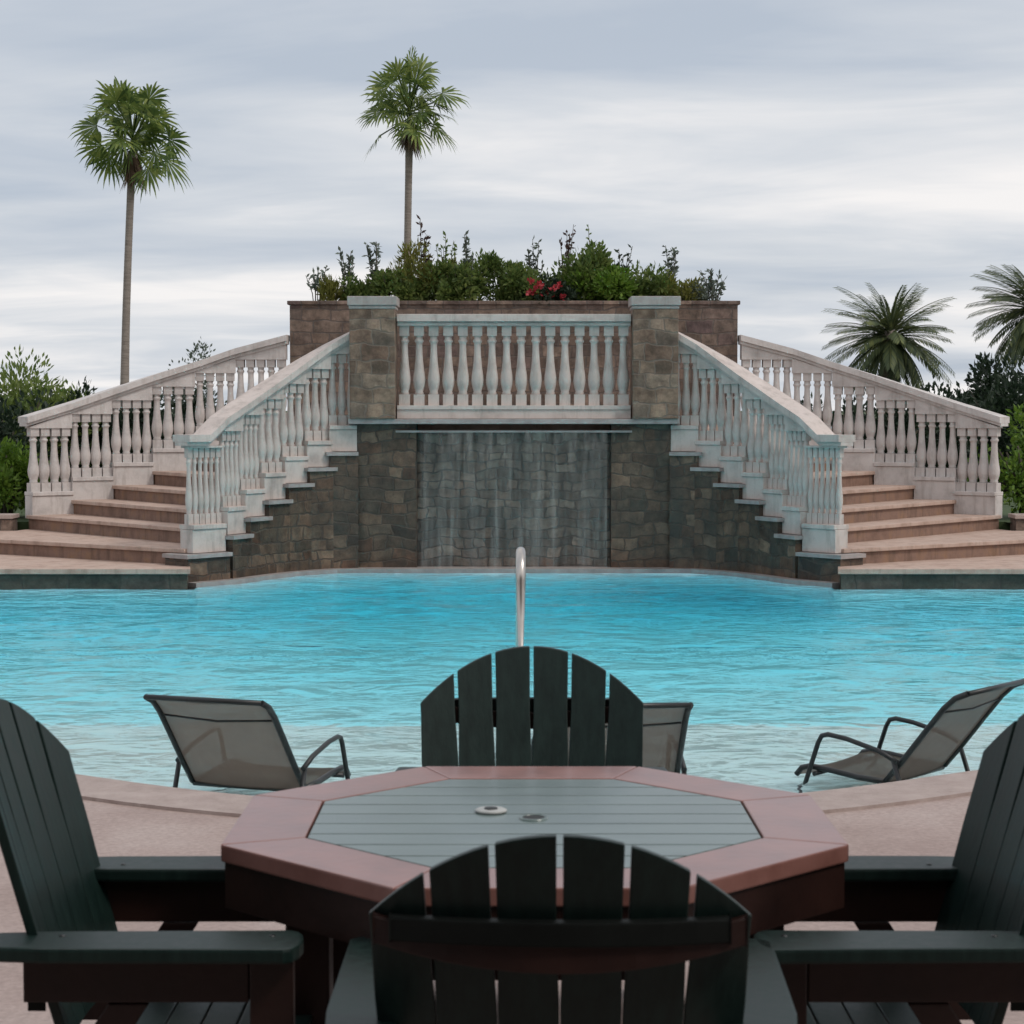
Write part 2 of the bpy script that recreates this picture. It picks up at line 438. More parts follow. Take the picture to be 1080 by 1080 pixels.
cn2 = N(nt, 'ShaderNodeTexNoise', Scale=3.1, Detail=6, Roughness=.55, Distortion=.8)
nt.links.new(mp.outputs[0], cn2.inputs['Vector'])
cadd = N(nt, 'ShaderNodeMath', operation='MULTIPLY_ADD'); cadd.inputs[1].default_value = .38
csub = N(nt, 'ShaderNodeMath', operation='ADD'); csub.inputs[1].default_value = -.19
nt.links.new(cn.outputs['Fac'], csub.inputs[0]); nt.links.new(cn2.outputs['Fac'], cadd.inputs[0]); nt.links.new(csub.outputs[0], cadd.inputs[2])
cc = ramp(nt, [(.34, (.345, .385, .445)), (.48, (.465, .485, .515)), (.60, (.63, .615, .61))], cadd.outputs[0])
# layered cloud is thicker-lit overhead than towards the horizon
gain = N(nt, 'ShaderNodeMapRange'); gain.inputs['From Min'].default_value = .2; gain.inputs['From Max'].default_value = 1; gain.inputs['To Min'].default_value = 1.5; gain.inputs['To Max'].default_value = 1.6
nt.links.new(sep.outputs['Z'], gain.inputs['Value'])
bg2 = N(nt, 'ShaderNodeBackground'); nt.links.new(cc.outputs[0], bg2.inputs['Color']); nt.links.new(gain.outputs[0], bg2.inputs['Strength'])
cf = N(nt, 'ShaderNodeMapRange'); cf.inputs['From Min'].default_value = .3; cf.inputs['From Max'].default_value = .5; cf.inputs['To Min'].default_value = .86; cf.inputs['To Max'].default_value = .96
nt.links.new(cn.outputs['Fac'], cf.inputs['Value'])
wm = N(nt, 'ShaderNodeMixShader')
nt.links.new(cf.outputs[0], wm.inputs[0]); nt.links.new(bg.outputs[0], wm.inputs[1]); nt.links.new(bg2.outputs[0], wm.inputs[2])
nt.links.new(wm.outputs[0], nt.nodes['World Output'].inputs['Surface'])

sc.view_settings.view_transform = 'Standard'; sc.view_settings.look = 'None'
sc.view_settings.exposure = 0.0; sc.view_settings.gamma = 1
sc.cycles.max_bounces = 10; sc.cycles.transparent_max_bounces = 24
sc.cycles.sample_clamp_indirect = 6
sc.cycles.use_denoising = True
try: sc.cycles.volume_step_rate = 2
except Exception: pass

# ------------------------------------------------------------------ the setting: ground, deck, pool
WZ = -.26                 # water level
CX = .0215                # symmetry axis of the staircase
b = MB()
b.face([(-400, 24.75, .2), (400, 24.75, .2), (400, 900, .2), (-400, 900, .2)])
b.face([(-400, 24.75, -.6), (400, 24.75, -.6), (400, 24.75, .2), (-400, 24.75, .2)])
for s in (-1, 1):
    xa, xb = sorted((6.02 * s, 400 * s))
    b.face([(xa, 24.45, .2), (xb, 24.45, .2), (xb, 24.75, .2), (xa, 24.75, .2)])
b.face([(-400, -60, -.02), (-14, -60, -.02), (-14, 24.3, -.02), (-400, 24.3, -.02)])
b.face([(14, -60, -.02), (400, -60, -.02), (400, 24.3, -.02), (14, 24.3, -.02)])
b.face([(-400, -400, -.03), (400, -400, -.03), (400, -60, -.03), (-400, -60, -.03)])
tag(b.build('ground', M['grass']), kind='structure')

def edge_y(x):
    a = abs(x)
    if a < 1.6: return 7.95 + .21 * a * a
    if a < 3: return 7.95 + .21 * 2.56 + .672 * (a - 1.6)
    t = min(1, (a - 3) / 3)
    return 9.43 + .95 * (1 - (1 - t) ** 2)
xs = [-14 + i * .2 for i in range(141)]
edge = []
for x in xs: edge.append((x, edge_y(x)))
def offs(i, d):
    p = Vector(edge[max(i - 1, 0)]); q = Vector(edge[min(i + 1, len(edge) - 1)])
    t = (q - p).normalized()
    return (edge[i][0] + t.y * d, edge[i][1] - t.x * d)
b = MB()
inner = [offs(i, .34) for i in range(len(edge))]
for i in range(len(edge) - 1):
    p, q = inner[i], inner[i + 1]
    b.face([(p[0], -9, 0), (q[0], -9, 0), (q[0], q[1], 0), (p[0], p[1], 0)])
tag(b.build('pool_deck', M['deck'], weld=True), kind='structure')
b = MB()
for i in range(len(edge) - 1):
    p, q = inner[i], inner[i + 1]; P, Q = edge[i], edge[i + 1]
    b.face([(p[0], p[1], .014), (q[0], q[1], .014), (Q[0], Q[1], .014), (P[0], P[1], .014)])
    b.face([(p[0], p[1], .014), (p[0], p[1], -.05), (q[0], q[1], -.05), (q[0], q[1], .014)])
    b.face([(P[0], P[1], .014), (Q[0], Q[1], .014), (Q[0], Q[1], -.9), (P[0], P[1], -.9)])
tag(b.build('pool_coping', M['coping'], weld=True), kind='structure')

# pool basin: pale shallow shelf, then a floor sloping to the far deep end
SH = -.47
b = MB()
b.face([(-14, 7, SH), (14, 7, SH), (14, 12.15, SH), (-14, 12.15, SH)])
b.face([(-14, 12.15, SH), (14, 12.15, SH), (14, 12.15, -1.2), (-14, 12.15, -1.2)])
tag(b.build('pool_shelf', M['shelf']), kind='structure')
b = MB()
b.face([(-14, 12.15, -.66), (14, 12.15, -.66), (14, 17, -1.15), (-14, 17, -1.15)])
b.face([(-14, 17, -1.1), (14, 17, -1.1), (14, 21, -1.7), (-14, 21, -1.7)])
b.face([(-14, 21, -1.7), (14, 21, -1.7), (14, 25, -1.75), (-14, 25, -1.75)])
for s in (-1, 1):
    b.face([(14 * s, 7, -2.6), (14 * s, 25, -2.6), (14 * s, 25, -.02), (14 * s, 7, -.02)])
tag(b.build('pool_floor', M['pool_floor']), kind='structure')

# water: a closed body, surface rippled for real
def ripple(x, y):
    return (mnoise.noise(Vector((x * 1.3, y * 1.9, 1.7))) * .014 + mnoise.noise(Vector((x * 3.4, y * 4.6, 4.2))) * .006)
b = MB()
x0, x1, y0, y1 = -13.6, 13.6, 7.2, 23.8
def gx():
    out = [x0]; 
    while out[-1] < x1 - .01:
        out.append(min(x1, out[-1] + (.16 if abs(out[-1]) < 6.5 else .8)))
    return out
X = gx(); Y = [y0 + i * .105 for i in range(int((y1 - y0) / .105))] + [y1]
nX, nY = len(X), len(Y)
for yy in Y:
    for xx in X:
        edgep = xx in (x0, x1) or yy in (y0, y1)
        b.v.append(Vector((xx, yy, WZ + (0 if edgep else ripple(xx, yy)))))
for j in range(nY - 1):
    for i in range(nX - 1):
        b.f.append([j * nX + i, j * nX + i + 1, (j + 1) * nX + i + 1, (j + 1) * nX + i]); b.uv.append(None); b.sm.append(True)
rim = [(j, 0) for j in range(nY)] 
ring = [i for i in range(nX)] + [j * nX + nX - 1 for j in range(1, nY)] + [(nY - 1) * nX + i for i in range(nX - 2, -1, -1)] + [j * nX for j in range(nY - 2, 0, -1)]
base = len(b.v)
for k in ring: b.v.append(Vector((b.v[k].x, b.v[k].y, -3)))
L = len(ring)
for k in range(L):
    l = (k + 1) % L
    b.f.append([ring[l], ring[k], base + k, base + l]); b.uv.append(None); b.sm.append(False)
b.f.append([base + k for k in range(L)][::-1]); b.uv.append(None); b.sm.append(False)
tag(b.build('water', M['water']), kind='structure')

# ------------------------------------------------------------------ the cascade wall and the double staircase
FP = [(-1.79, 23.0), (-2.10, 22.93), (-2.37, 22.72), (-2.60, 22.45), (-2.80, 22.14), (-2.97, 21.81), (-3.12, 21.48), (-3.42, 21.13)]
RP = [(-2.86, 25.62), (-3.51, 25.65), (-4.01, 25.55), (-4.53, 25.40), (-5.00, 25.20), (-5.46, 24.95), (-5.89, 24.60)]
T = {0: -.05}
for k in range(1, 10): T[k] = .12 + .1706 * (k - 1)
def mir(p, s): return (CX - s * p[0], p[1]) if s > 0 else (CX + p[0], p[1])
def mp_(pts, s): return [mir(p, s) for p in pts]
LAND = T[9]

wall = empty('cascade_wall', (0, 0, 0))
tag(wall, 'dark wet stone wall below the middle balustrade with water running down its face', 'wall')
b = MB()
b.box(CX - 1.79, CX - 1.10, 22.92, 23.6, -2.6, 1.405)
b.box(CX + 1.10, CX + 1.79, 22.92, 23.6, -2.6, 1.405)
b.build('side_pier', M['wet'], wall)
b = MB()
b.box(CX - 1.098, CX + 1.098, 23.05, 23.6, -2.6, 1.31)
b.build('cascade_face', M['fall_stone'], wall)
b = MB()
b.box(CX - 1.33, CX + 1.33, 22.84, 23.3, 1.312, 1.335)
b.build('weir_lip', M['ledge'], wall)
b = MB()
b.box(CX - 1.86, CX + 1.86, 22.78, 23.5, 1.408, 1.465)
b.build('ledge_slab', M['ledge'], wall, bevel=.006)
# pale ledge along the waterline
b = MB()
pth = [mir(p, -1) for p in FP[:0:-1]] + [(CX - 1.79, 22.98)] + [(CX + 1.79, 22.98)] + [mir(p, 1) for p in FP[1:]]
pth = [mir((-3.50, 21.04), -1)] + pth + [mir((-3.50, 21.04), 1)]
def offset_path(P, d):
    out = []
    for i in range(len(P)):
        a = Vector(P[max(i - 1, 0)]); c = Vector(P[min(i + 1, len(P) - 1)])
        t = (c - a).normalized()
        out.append((P[i][0] + t.y * d, P[i][1] - t.x * d))
    return out
o_ = offset_path(pth, .30); i_ = offset_path(pth, -.05)
for k in range(len(pth) - 1):
    b.face([(*o_[k], -.215), (*o_[k + 1], -.215), (*i_[k + 1], -.215), (*i_[k], -.215)])
    b.face([(*o_[k], -2.6), (*o_[k + 1], -2.6), (*o_[k + 1], -.215), (*o_[k], -.215)])
for k in (0, -1): b.face([(*o_[k], -2.6), (*o_[k], -.215), (*i_[k], -.215), (*i_[k], -2.6)])
tag(b.build('waterline_ledge', M['ledge'], weld=True), kind='structure')

b = MB()
pw_ = offset_path(pth, .312)
for k in range(len(pth) - 1):
    b.face([(*pw_[k], -2.6), (*pw_[k + 1], -2.6), (*pw_[k + 1], -.262), (*pw_[k], -.262)])
for s in (-1, 1):
    xa, xb = sorted((CX + s * 3.27, CX + s * 13.9))
    b.face([(xa, 20.648, -2.6), (xb, 20.648, -2.6), (xb, 20.648, -.275), (xa, 20.648, -.275)])
    b.face([(CX + s * 3.27, 20.648, -2.6), (CX + s * 3.27, 20.95, -2.6), (CX + s * 3.27, 20.95, -.275), (CX + s * 3.27, 20.648, -.275)])
tag(b.build('pool_wall', M['pool_floor']), kind='structure')

# thin sheet of falling water, broken into streaks
b = MB()
random.seed(3)
cols, rows_ = 60, 12
gr = []
for j in range(rows_ + 1):
    z = 1.335 - (1.335 + .28) * j / rows_
    row = []
    for i in range(cols + 1):
        x = -1.05 + 2.1 * i / cols
        yy = 22.83 - .035 * math.sin(min(1, j / 3) * 1.57) + .018 * mnoise.noise(Vector((x * 7, z * .5, 3))) * min(1, j / 2)
        row.append((CX + x, yy, z))
    gr.append(row)
for j in range(rows_):
    for i in range(cols):
        b.face([gr[j + 1][i], gr[j + 1][i + 1], gr[j][i + 1], gr[j][i]], smooth=True)
tag(b.build('waterfall', M['fall']), kind='stuff')

# pillars
def pillar(s, label):
    t = empty('stone_pillar', (CX + s * 1.585, 23.0, LAND))
    tag(t, label, 'pillar', 'stone pillars beside the middle balustrade')
    b = MB(); b.box(-.255, .255, -.25, .27, -.02, 1.21); b.build('shaft', M['stone'], t, bevel=.012)
    b = MB()
    b.box(-.262, .262, -.257, .277, 1.21, 1.245)
    b.box(-.278, .278, -.273, .293, 1.247, 1.35)
    b.build('cap', M['cap'], t, bevel=.01)
pillar(-1, 'brown stone pillar with grey cap left of the middle balustrade')
pillar(1, 'brown stone pillar with grey cap right of the middle balustrade')

# baluster mesh (0.72 m tall)
def baluster_mesh(mat, name):
    b = MB()
    b.box(-.052, .052, -.052, .052, 0, .10)
    b.box(-.047, .047, -.047, .047, .63, .72)
    H = .72
    prof = [(.038, .10), (.045, .112), (.038, .125), (.046, .15), (.056, .19), (.060, .23), (.056, .275), (.047, .33), (.039, .40), (.034, .47), (.032, .54), (.034, .565), (.044, .578), (.044, .59), (.034, .602), (.036, .63)]
    b.lathe(prof, 12)
    return b.mesh(name, mat)
BAL = {'white_front': baluster_mesh(M['white_front'], 'baluster_front'), 'white_rear': baluster_mesh(M['white_rear'], 'baluster_rear')}

def put_baluster(mk, parent, x, y, z, rz, sz=1.0, pitch=1.0):
    o = bpy.data.objects.new('baluster', BAL[mk]); COL.objects.link(o)
    o.parent = parent; o.location = (x, y, z); o.rotation_euler = (0, 0, rz); k = min(1.16, pitch / .119); o.scale = (k, k, sz)
    return o

def seg_poly(p, q, th, e0=0.0, e1=0.0):
    p = Vector(p); q = Vector(q); t = (q - p).normalized(); n = Vector((-t.y, t.x)) * th / 2
    p = p + t * e0; q = q - t * e1
    return [tuple(p - n), tuple(q - n), tuple(q + n), tuple(p + n)]

def stair_balustrade(name, path, treads, zr, nb, mk, label, flat_last=False):
    """path high -> low; one stepped panel per segment under one sloping rail"""
    root = empty(name, (path[0][0], path[0][1], treads[0]))
    tag(root, label, 'balustrade', 'white balustrades of the double staircase')
    ox, oy, oz = path[0][0], path[0][1], treads[0]
    def loc(p): return (p[0] - ox, p[1] - oy)
    base = MB(); rail = MB(); head = MB()
    n = len(path) - 1
    PH, BH = (.25, .80) if mk == 'white_front' else (.28, .77)
    # mitred rail outline
    def mitre(half):
        Lf, Rt = [], []
        for i in range(n + 1):
            a = Vector(path[max(i - 1, 0)]); c = Vector(path[min(i + 1, n)])
            t = (c - a).normalized(); nn = Vector((-t.y, t.x)) * half
            p = Vector(path[i])
            if i == 0: p = p - t * .02
            if i == n: p = p + t * .06
            Lf.append(loc(p + nn)); Rt.append(loc(p - nn))
        return Lf, Rt
    for half, dz0, dz1 in ((.135, -.075, 0.0), (.10, -.115, -.077)):
        Lf, Rt = mitre(half)
        Z = [z - oz for z in zr]
        for i in range(n):
            if flat_last and i == n - 1:
                # slope then flat cap over the end panel
                m_ = .45
                ml = tuple(Vector(Lf[i]).lerp(Vector(Lf[i + 1]), m_)); mr = tuple(Vector(Rt[i]).lerp(Vector(Rt[i + 1]), m_))
                parts = [((Lf[i], Rt[i], Z[i]), (ml, mr, Z[i + 1])), ((ml, mr, Z[i + 1]), (Lf[i + 1], Rt[i + 1], Z[i + 1]))]
            else:
                parts = [((Lf[i], Rt[i], Z[i]), (Lf[i + 1], Rt[i + 1], Z[i + 1]))]
            for (l0, r0, a0), (l1, r1, a1) in parts:
                A = [(*l0, a0 + dz0), (*r0, a0 + dz0), (*r0, a0 + dz1), (*l0, a0 + dz1)]
                B = [(*l1, a1 + dz0), (*r1, a1 + dz0), (*r1, a1 + dz1), (*l1, a1 + dz1)]
                for k in range(4):
                    j = (k + 1) % 4
                    rail.face([A[k], A[j], B[j], B[k]])
        for i, flip in ((0, False), (n, True)):
            A = [(*Lf[i], Z[i] + dz0), (*Rt[i], Z[i] + dz0), (*Rt[i], Z[i] + dz1), (*Lf[i], Z[i] + dz1)]
            rail.face(A if flip else A[::-1])
    for i in range(n):
        p, q = loc(path[i]), loc(path[i + 1])
        z = treads[i] - oz
        base.prism(seg_poly(p, q, .20, .002, .002), z - .045, z + PH - .05)
        base.prism(seg_poly(p, q, .235, .003, .003), z + PH - .048, z + PH)
        zt = z + PH + BH
        za, zb = zr[i] - oz - .118, zr[i + 1] - oz - .118
        if flat_last and i == n - 1:
            za = zb
        za = max(za, zt + .02); zb = max(zb, zt + .02)
        sp = seg_poly(p, q, .15, .001, .001)
        head.prism(sp, zt + .001, [za, zb, zb, za])
        P = Vector(path[i]); Q = Vector(path[i + 1]); d = Q - P
        rz = math.atan2(d.y, d.x)
        m = nb[i]
        for k in range(m):
            c = P + d * ((k + .5) / m) - Vector((ox, oy))
            put_baluster(mk, root, c.x, c.y, z + PH, rz, BH / .72, d.length / m)
    base.build('stepped_plinth', M[mk], root, bevel=.006)
    rl = rail.build('handrail', M[mk], root, weld=True)
    head.build('rail_panel', M[mk], rl)
    return root

def rail_z_front():
    z = [T[8 - k] + 1.19 + 0.0 for k in range(0, 7)]     # at F0..F6
    z = [zz - d_ for zz, d_ in zip(z, (.015, .03, .05, .06, .05, .025, -.01))]
    return z + [T[1] + 1.19]
def side_things(s, side):
    fp = mp_(FP, s); rp = mp_(RP, s)
    stair_balustrade('balustrade', fp, [T[7 - k] for k in range(7)], rail_z_front(), [3, 3, 3, 3, 4, 4, 6], 'white_front',
        'greyish white balustrade stepping down beside the pool at the %s end of the dark wall' % side, flat_last=True)
    stair_balustrade('balustrade', rp, [T[7 - k] for k in range(6)], [T[8 - k] + 1.19 for k in range(7)], [5, 4, 4, 4, 4, 4], 'white_rear',
        'pinkish white balustrade along the rear of the %s stair flight, ending by the shrubs' % side)
    # curved stringer wall below the front balustrade
    sw = empty('stair_wall', (CX + s * 2.6, 22.3, WZ))
    tag(sw, 'stepped dark stone wall under the %s front balustrade' % side, 'wall', 'stepped stone walls under the front balustrades')
    ox, oy, oz = sw.location
    b = MB(); c = MB(); u = 0
    for k in range(7):
        p, q = Vector(fp[k]), Vector(fp[k + 1])
        t = (q - p).normalized(); nn = Vector((-t.y, t.x)) * s
        # outward side faces the pool
        if nn.y > 0: nn = -nn
        zt = T[7 - k] - .05 - .042
        pts = [p + nn * .16, q + nn * .16, q - nn * .2, p - nn * .2]
        if k == 6:
            pts[1] = q + nn * .16 + t * .12; pts[2] = q - nn * .2 + t * .12
        pts = [(v.x - ox, v.y - oy) for v in pts]
        b.prism(pts, -2.3, zt - oz)
        cp = [p + nn * .20 - t * .0, q + nn * .20 + t * (.16 if k == 6 else .045), q - nn * .2 + t * (.16 if k == 6 else .045), p - nn * .2]
        cp = [(v.x - ox, v.y - oy) for v in cp]
        c.prism(cp, zt - oz + .001, zt - oz + .042)
    b.build('stone_face', M['wet'], sw)
    c.build('coping', M['ledge'], sw)
    # the flight of steps
    st = empty('stair_flight', (CX + s * 4.2, 23.2, T[0]))
    tag(st, 'flight of wide terracotta stone steps climbing from the %s between two balustrades' % side, 'stairs', 'flights of the double staircase')
    ox, oy, oz = st.location
    def step(poly, k):
        pl = [(x - ox, y - oy) for x, y in poly]
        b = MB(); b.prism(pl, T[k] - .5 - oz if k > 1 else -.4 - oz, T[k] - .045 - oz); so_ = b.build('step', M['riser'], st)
        # tread slab with a nosing along the front edge (first two points)
        a0, a1 = Vector(pl[0]), Vector(pl[1]); cen = sum((Vector(p) for p in pl), Vector((0, 0))) / len(pl)
        nn = Vector((-(a1 - a0).y, (a1 - a0).x)).normalized()
        if nn.dot(cen - a0) > 0: nn = -nn
        pl2 = [tuple(a0 + nn * .035), tuple(a1 + nn * .035)] + pl[2:]
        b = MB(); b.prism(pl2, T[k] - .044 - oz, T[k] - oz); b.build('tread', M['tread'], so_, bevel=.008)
    for k in range(6):
        step([fp[k + 1], rp[k + 1], rp[k], fp[k]], 7 - k)
    q = mir((-6.7, 23.35), s); r = mir((-6.7, 24.26), s)
    step([fp[7], q, r, mir((-5.97, 24.26), s), rp[6], fp[6]], 1)
    step([fp[0], rp[0], mir((-2.3, 25.6), s), mir((-1.75, 23.3), s)], 8)
for s, side in ((-1, 'left'), (1, 'right')): side_things(s, side)

# landing between the two flights
b = MB()
b.prism([(CX - 2.84, 25.59), (CX - 1.745, 23.3), (CX + 1.745, 23.3), (CX + 2.84, 25.59)], 1.3, LAND - .002)
tag(b.build('landing', M['tread']), kind='structure')

# middle balustrade
mb_ = empty('balustrade', (CX, 23.0, LAND - .018))
tag(mb_, 'straight white balustrade between the two stone pillars above the waterfall', 'balustrade', 'white balustrades of the double staircase')
b = MB(); b.box(-1.318, 1.318, -.12, .12, 0, .10); b.box(-1.316, 1.316, -.135, .135, .102, .15); b.build('plinth', M['white_front'], mb_, bevel=.006)
b = MB(); b.box(-1.316, 1.316, -.10, .10, 1.045, 1.088); b.box(-1.318, 1.318, -.145, .145, 1.09, 1.175); b.build('handrail', M['white_front'], mb_, bevel=.008)
for k in range(16):
    put_baluster('white_front', mb_, -1.318 + 2.636 * (k + .5) / 16, 0, .15, 0, .895 / .72)

# planter above the landing
pl = empty('stone_planter', (CX, 25.64, LAND))
tag(pl, 'long raised stone planter behind the landing, filled with flowering shrubs', 'planter')
b = MB()
b.box(-2.82, 2.82, 0, .28, -1.3, 1.40); b.box(-2.82, -2.54, .282, 2.2, -1.3, 1.40); b.box(2.54, 2.82, .282, 2.2, -1.3, 1.40); b.box(-2.538, 2.538, 1.95, 2.2, -1.3, 1.40)
b.build('stone_wall', M['planter'], pl)
b = MB()
b.box(-2.85, 2.85, -.03, .30, 1.402, 1.45); b.box(-2.85, -2.52, .302, 2.22, 1.402, 1.45); b.box(2.52, 2.85, .302, 2.22, 1.402, 1.45)
b.build('coping', M['planter'], pl, bevel=.008)
b = MB(); b.box(-2.535, 2.535, .285, 1.945, .9, 1.34); b.build('soil', M['soil'], pl)

# platform at the foot of the stairs, kerbed against the water
for s in (-1, 1):
    b = MB()
    pts = [mir((-3.30, 20.62), s), mir((-13.9, 20.62), s), mir((-13.9, 24.7), s), mir((-5.2, 24.7), s), mir((-3.14, 21.6), s), mir((-3.36, 21.0), s)]
    b.prism(pts, T[0] - .055, T[0])
    tag(b.build('foot_terrace', M['tread'], bevel=.006), kind='structure')
    b = MB()
    pts = [mir((-3.34, 20.66), s), mir((-13.9, 20.66), s), mir((-13.9, 21.2), s), mir((-3.40, 21.2), s)]
    b.prism(pts, -2.6, T[0] - .057)
    tag(b.build('terrace_kerb', M['curb']), kind='structure')
# low walls of the planting beds
for s, side in ((-1, 'left'), (1, 'right')):
    x0_, x1_ = sorted((CX + s * 6.02, CX + s * 13.5))
    t = empty('bed_wall', ((x0_ + x1_) / 2, 24.42, T[0]))
    tag(t, 'low stone bed wall at the foot of the shrubs %s of the stairs' % side, 'wall', 'low walls of the planting beds')
    h = (x1_ - x0_) / 2
    b = MB(); b.box(-h, h, -.15, .15, 0.002, .31); b.build('stone_face', M['planter'], t)
    b = MB(); b.box(-h - .02, h + .02, -.18, .18, .312, .36); b.build('coping', M['coping'], t, bevel=.006)

# ------------------------------------------------------------------ plants
def leaf(b, p, d, up, L, W):
    """one small folded leaf"""
    s = d.cross(up)
    if s.length < 1e-4: s = d.cross(Vector((1, 0, .3)))
    s.normalize()
    n = s.cross(d)
    b.face([p, p + d * L * .5 + s * W * .5 + n * W * .12, p + d * L, p + d * L * .5 - s * W * .5 + n * W * .12])

def rdir(rng):
    while True:
        v = Vector((rng.uniform(-1, 1), rng.uniform(-1, 1), rng.uniform(-1, 1)))
        if .05 < v.length < 1: return v.normalized()

def foliage(rng, rx, ry, h, n, L, W, clumps=14, low=0.0, upright=.3, ragged=.3):
    """leaves gathered in clumps through an uneven crown, base at z=0"""
    b = MB()
    cl = []
    for i in range(clumps):
        a = rng.uniform(0, 2 * math.pi); r = math.sqrt(rng.random()) * .85
        x = math.cos(a) * r * rx; y = math.sin(a) * r * ry
        top = h * (1 - .45 * r * r) * rng.uniform(1 - ragged, 1.0)
        z = low + (top - low) * rng.random() ** .6
        cl.append((Vector((x, y, z)), rng.uniform(.16, .34)))
    for i in range(n):
        c, q = cl[rng.randrange(clumps)]
        d = rdir(rng); rr = rng.random() ** .45
        p = c + Vector((d.x * rx * q * 1.25, d.y * ry * q * 1.25, d.z * h * q)) * rr
        if p.z < 0: p.z = abs(p.z) * .3
        od = (d + Vector((0, 0, upright)) + rdir(rng) * .7).normalized()
        leaf(b, p, od, rdir(rng), L * rng.uniform(.6, 1.3), W * rng.uniform(.7, 1.2))
    return b

def stems(rng, rx, ry, h, n, r=.012):
    b = MB()
    for i in range(n):
        a = rng.uniform(0, 2 * math.pi); q = rng.random()
        e = Vector((math.cos(a) * rx * q * .7, math.sin(a) * ry * q * .7, h * rng.uniform(.55, .85)))
        m = Vector((e.x * .35, e.y * .35, e.z * .55))
        b.tube([(e.x * .08, e.y * .08, -.02), m, e], [r, r * .8, r * .4], 5)
    return b

def shrub(name, loc, rx, ry, h, n, L, W, mat, label, cat, group=None, seed=0, clumps=14, ragged=.3, upright=.3, low=.1, ns=7, sr=.015, flowers=0):
    rng = random.Random(seed)
    t = empty(name, loc)
    tag(t, label, cat, group)
    foliage(rng, rx, ry, h, n, L, W, clumps, low * h, upright, ragged).build('foliage', M[mat], t)
    stems(rng, rx, ry, h, ns, sr).build('stem', M['stem'], t)
    if flowers:
        b = MB()
        for i in range(flowers):
            c = Vector((rng.uniform(-.8, .8) * rx, -ry * rng.uniform(.5, 1.0), h * rng.uniform(.3, .75)))
            for k in range(9):
                leaf(b, c + rdir(rng) * .02, (rdir(rng) + Vector((0, -.3, .3))).normalized(), rdir(rng), .055, .05)
        b.build('blossom', M['flower'], t)
    return t

def sprig(loc, h, n, spread, label, mat='leaf_grey', seed=0, L=.07, W=.035, tip=False):
    rng = random.Random(seed)
    h *= 1.22; n += 2; L *= 1.15
    t = empty('tall_plant', loc)
    tag(t, label, 'plant', 'plants in the raised planter')
    sb = MB(); lb = MB()
    for i in range(n):
        a = rng.uniform(0, 2 * math.pi); sp = rng.uniform(.2, 1) * spread
        hh = h * rng.uniform(.6, 1.0)
        p1 = Vector((math.cos(a) * sp * .4, math.sin(a) * sp * .4, hh * .5)); p2 = Vector((math.cos(a) * sp, math.sin(a) * sp * .6, hh))
        sb.tube([(math.cos(a) * .03, math.sin(a) * .03, -.02), p1, p2], [.007, .006, .003], 4)
        m = int(9 + hh * 14)
        for k in range(m):
            u = .25 + .75 * k / m if not tip else .55 + .45 * k / m
            q = p1.lerp(p2, (u - .5) * 2) if u > .5 else p1 * (u * 2)
            d = (rdir(rng) + Vector((0, 0, .5))).normalized()
            leaf(lb, q, d, rdir(rng), L * rng.uniform(.6, 1.3), W * rng.uniform(.7, 1.3))
    sb.build('stem', M['stem'], t); lb.build('foliage', M[mat], t)
    return t

PZ = LAND + 1.34
def px_x(px, d): return (px - 540) * d / F
G = 'plants in the raised planter'
GROW = 1.12
bushes = [  # px, depth, half-width, height, material, label, leaf L, W, n, upright
    (412, 26.2, .34, .52, 'leaf_mid', 'low green bush just right of the left pillar cap in the planter', .075, .04, 1500, .3),
    (448, 26.4, .36, .78, 'leaf_olive', 'yellowish olive bush under the tall thin palm in the planter', .085, .022, 1700, 1.1),
    (482, 26.2, .30, .66, 'leaf_mid', 'leafy green bush between the olive bush and the broad round one', .075, .04, 1500, .4),
    (522, 26.4, .44, .70, 'leaf_mid', 'broad green rounded bush in the middle of the planter', .07, .03, 2300, .8),
    (552, 26.15, .30, .56, 'leaf_mid', 'mid green bush left of the red flowers in the planter', .07, .035, 1300, .5),
    (580, 26.05, .26, .42, 'leaf_dark', 'low bush covered with red flowers in the planter', .06, .035, 1000, .3),
    (612, 26.45, .40, .86, 'leaf_mid', 'tall green bush with ragged top just right of the red flowers', .09, .045, 1900, .5),
    (640, 26.2, .34, .60, 'leaf_bright', 'bright yellow-green bush left of the right pillar', .075, .04, 1500, .4),
    (690, 26.3, .30, .56, 'leaf_mid', 'small green bush rising behind the right pillar cap', .075, .04, 1200, .4),
    (352, 26.2, .16, .38, 'leaf_olive', 'small olive tuft at the left end of the planter', .09, .02, 500, 1.2),
    (383, 26.35, .26, .46, 'leaf_mid', 'low leafy bush just left of the left pillar cap in the planter', .075, .035, 900, .5),
    (716, 26.4, .24, .48, 'leaf_olive', 'yellowish bush just right of the right pillar cap', .08, .03, 900, .6),
    (735, 26.3, .22, .30, 'leaf_grey', 'small greyish tuft at the right end of the planter', .06, .025, 500, .6),
]
for i, (px, d, rx, h, mat, lab, L_, W_, n_, up_) in enumerate(bushes):
    shrub('planter_bush', (px_x(px, d), d, PZ), rx * 1.35, .40, h * GROW, int(n_ * 2.0), L_, W_, mat, lab, 'bush', G, seed=40 + i, clumps=16, ragged=.45, upright=up_, ns=8, sr=.008, flowers=12 if px == 580 else 0)
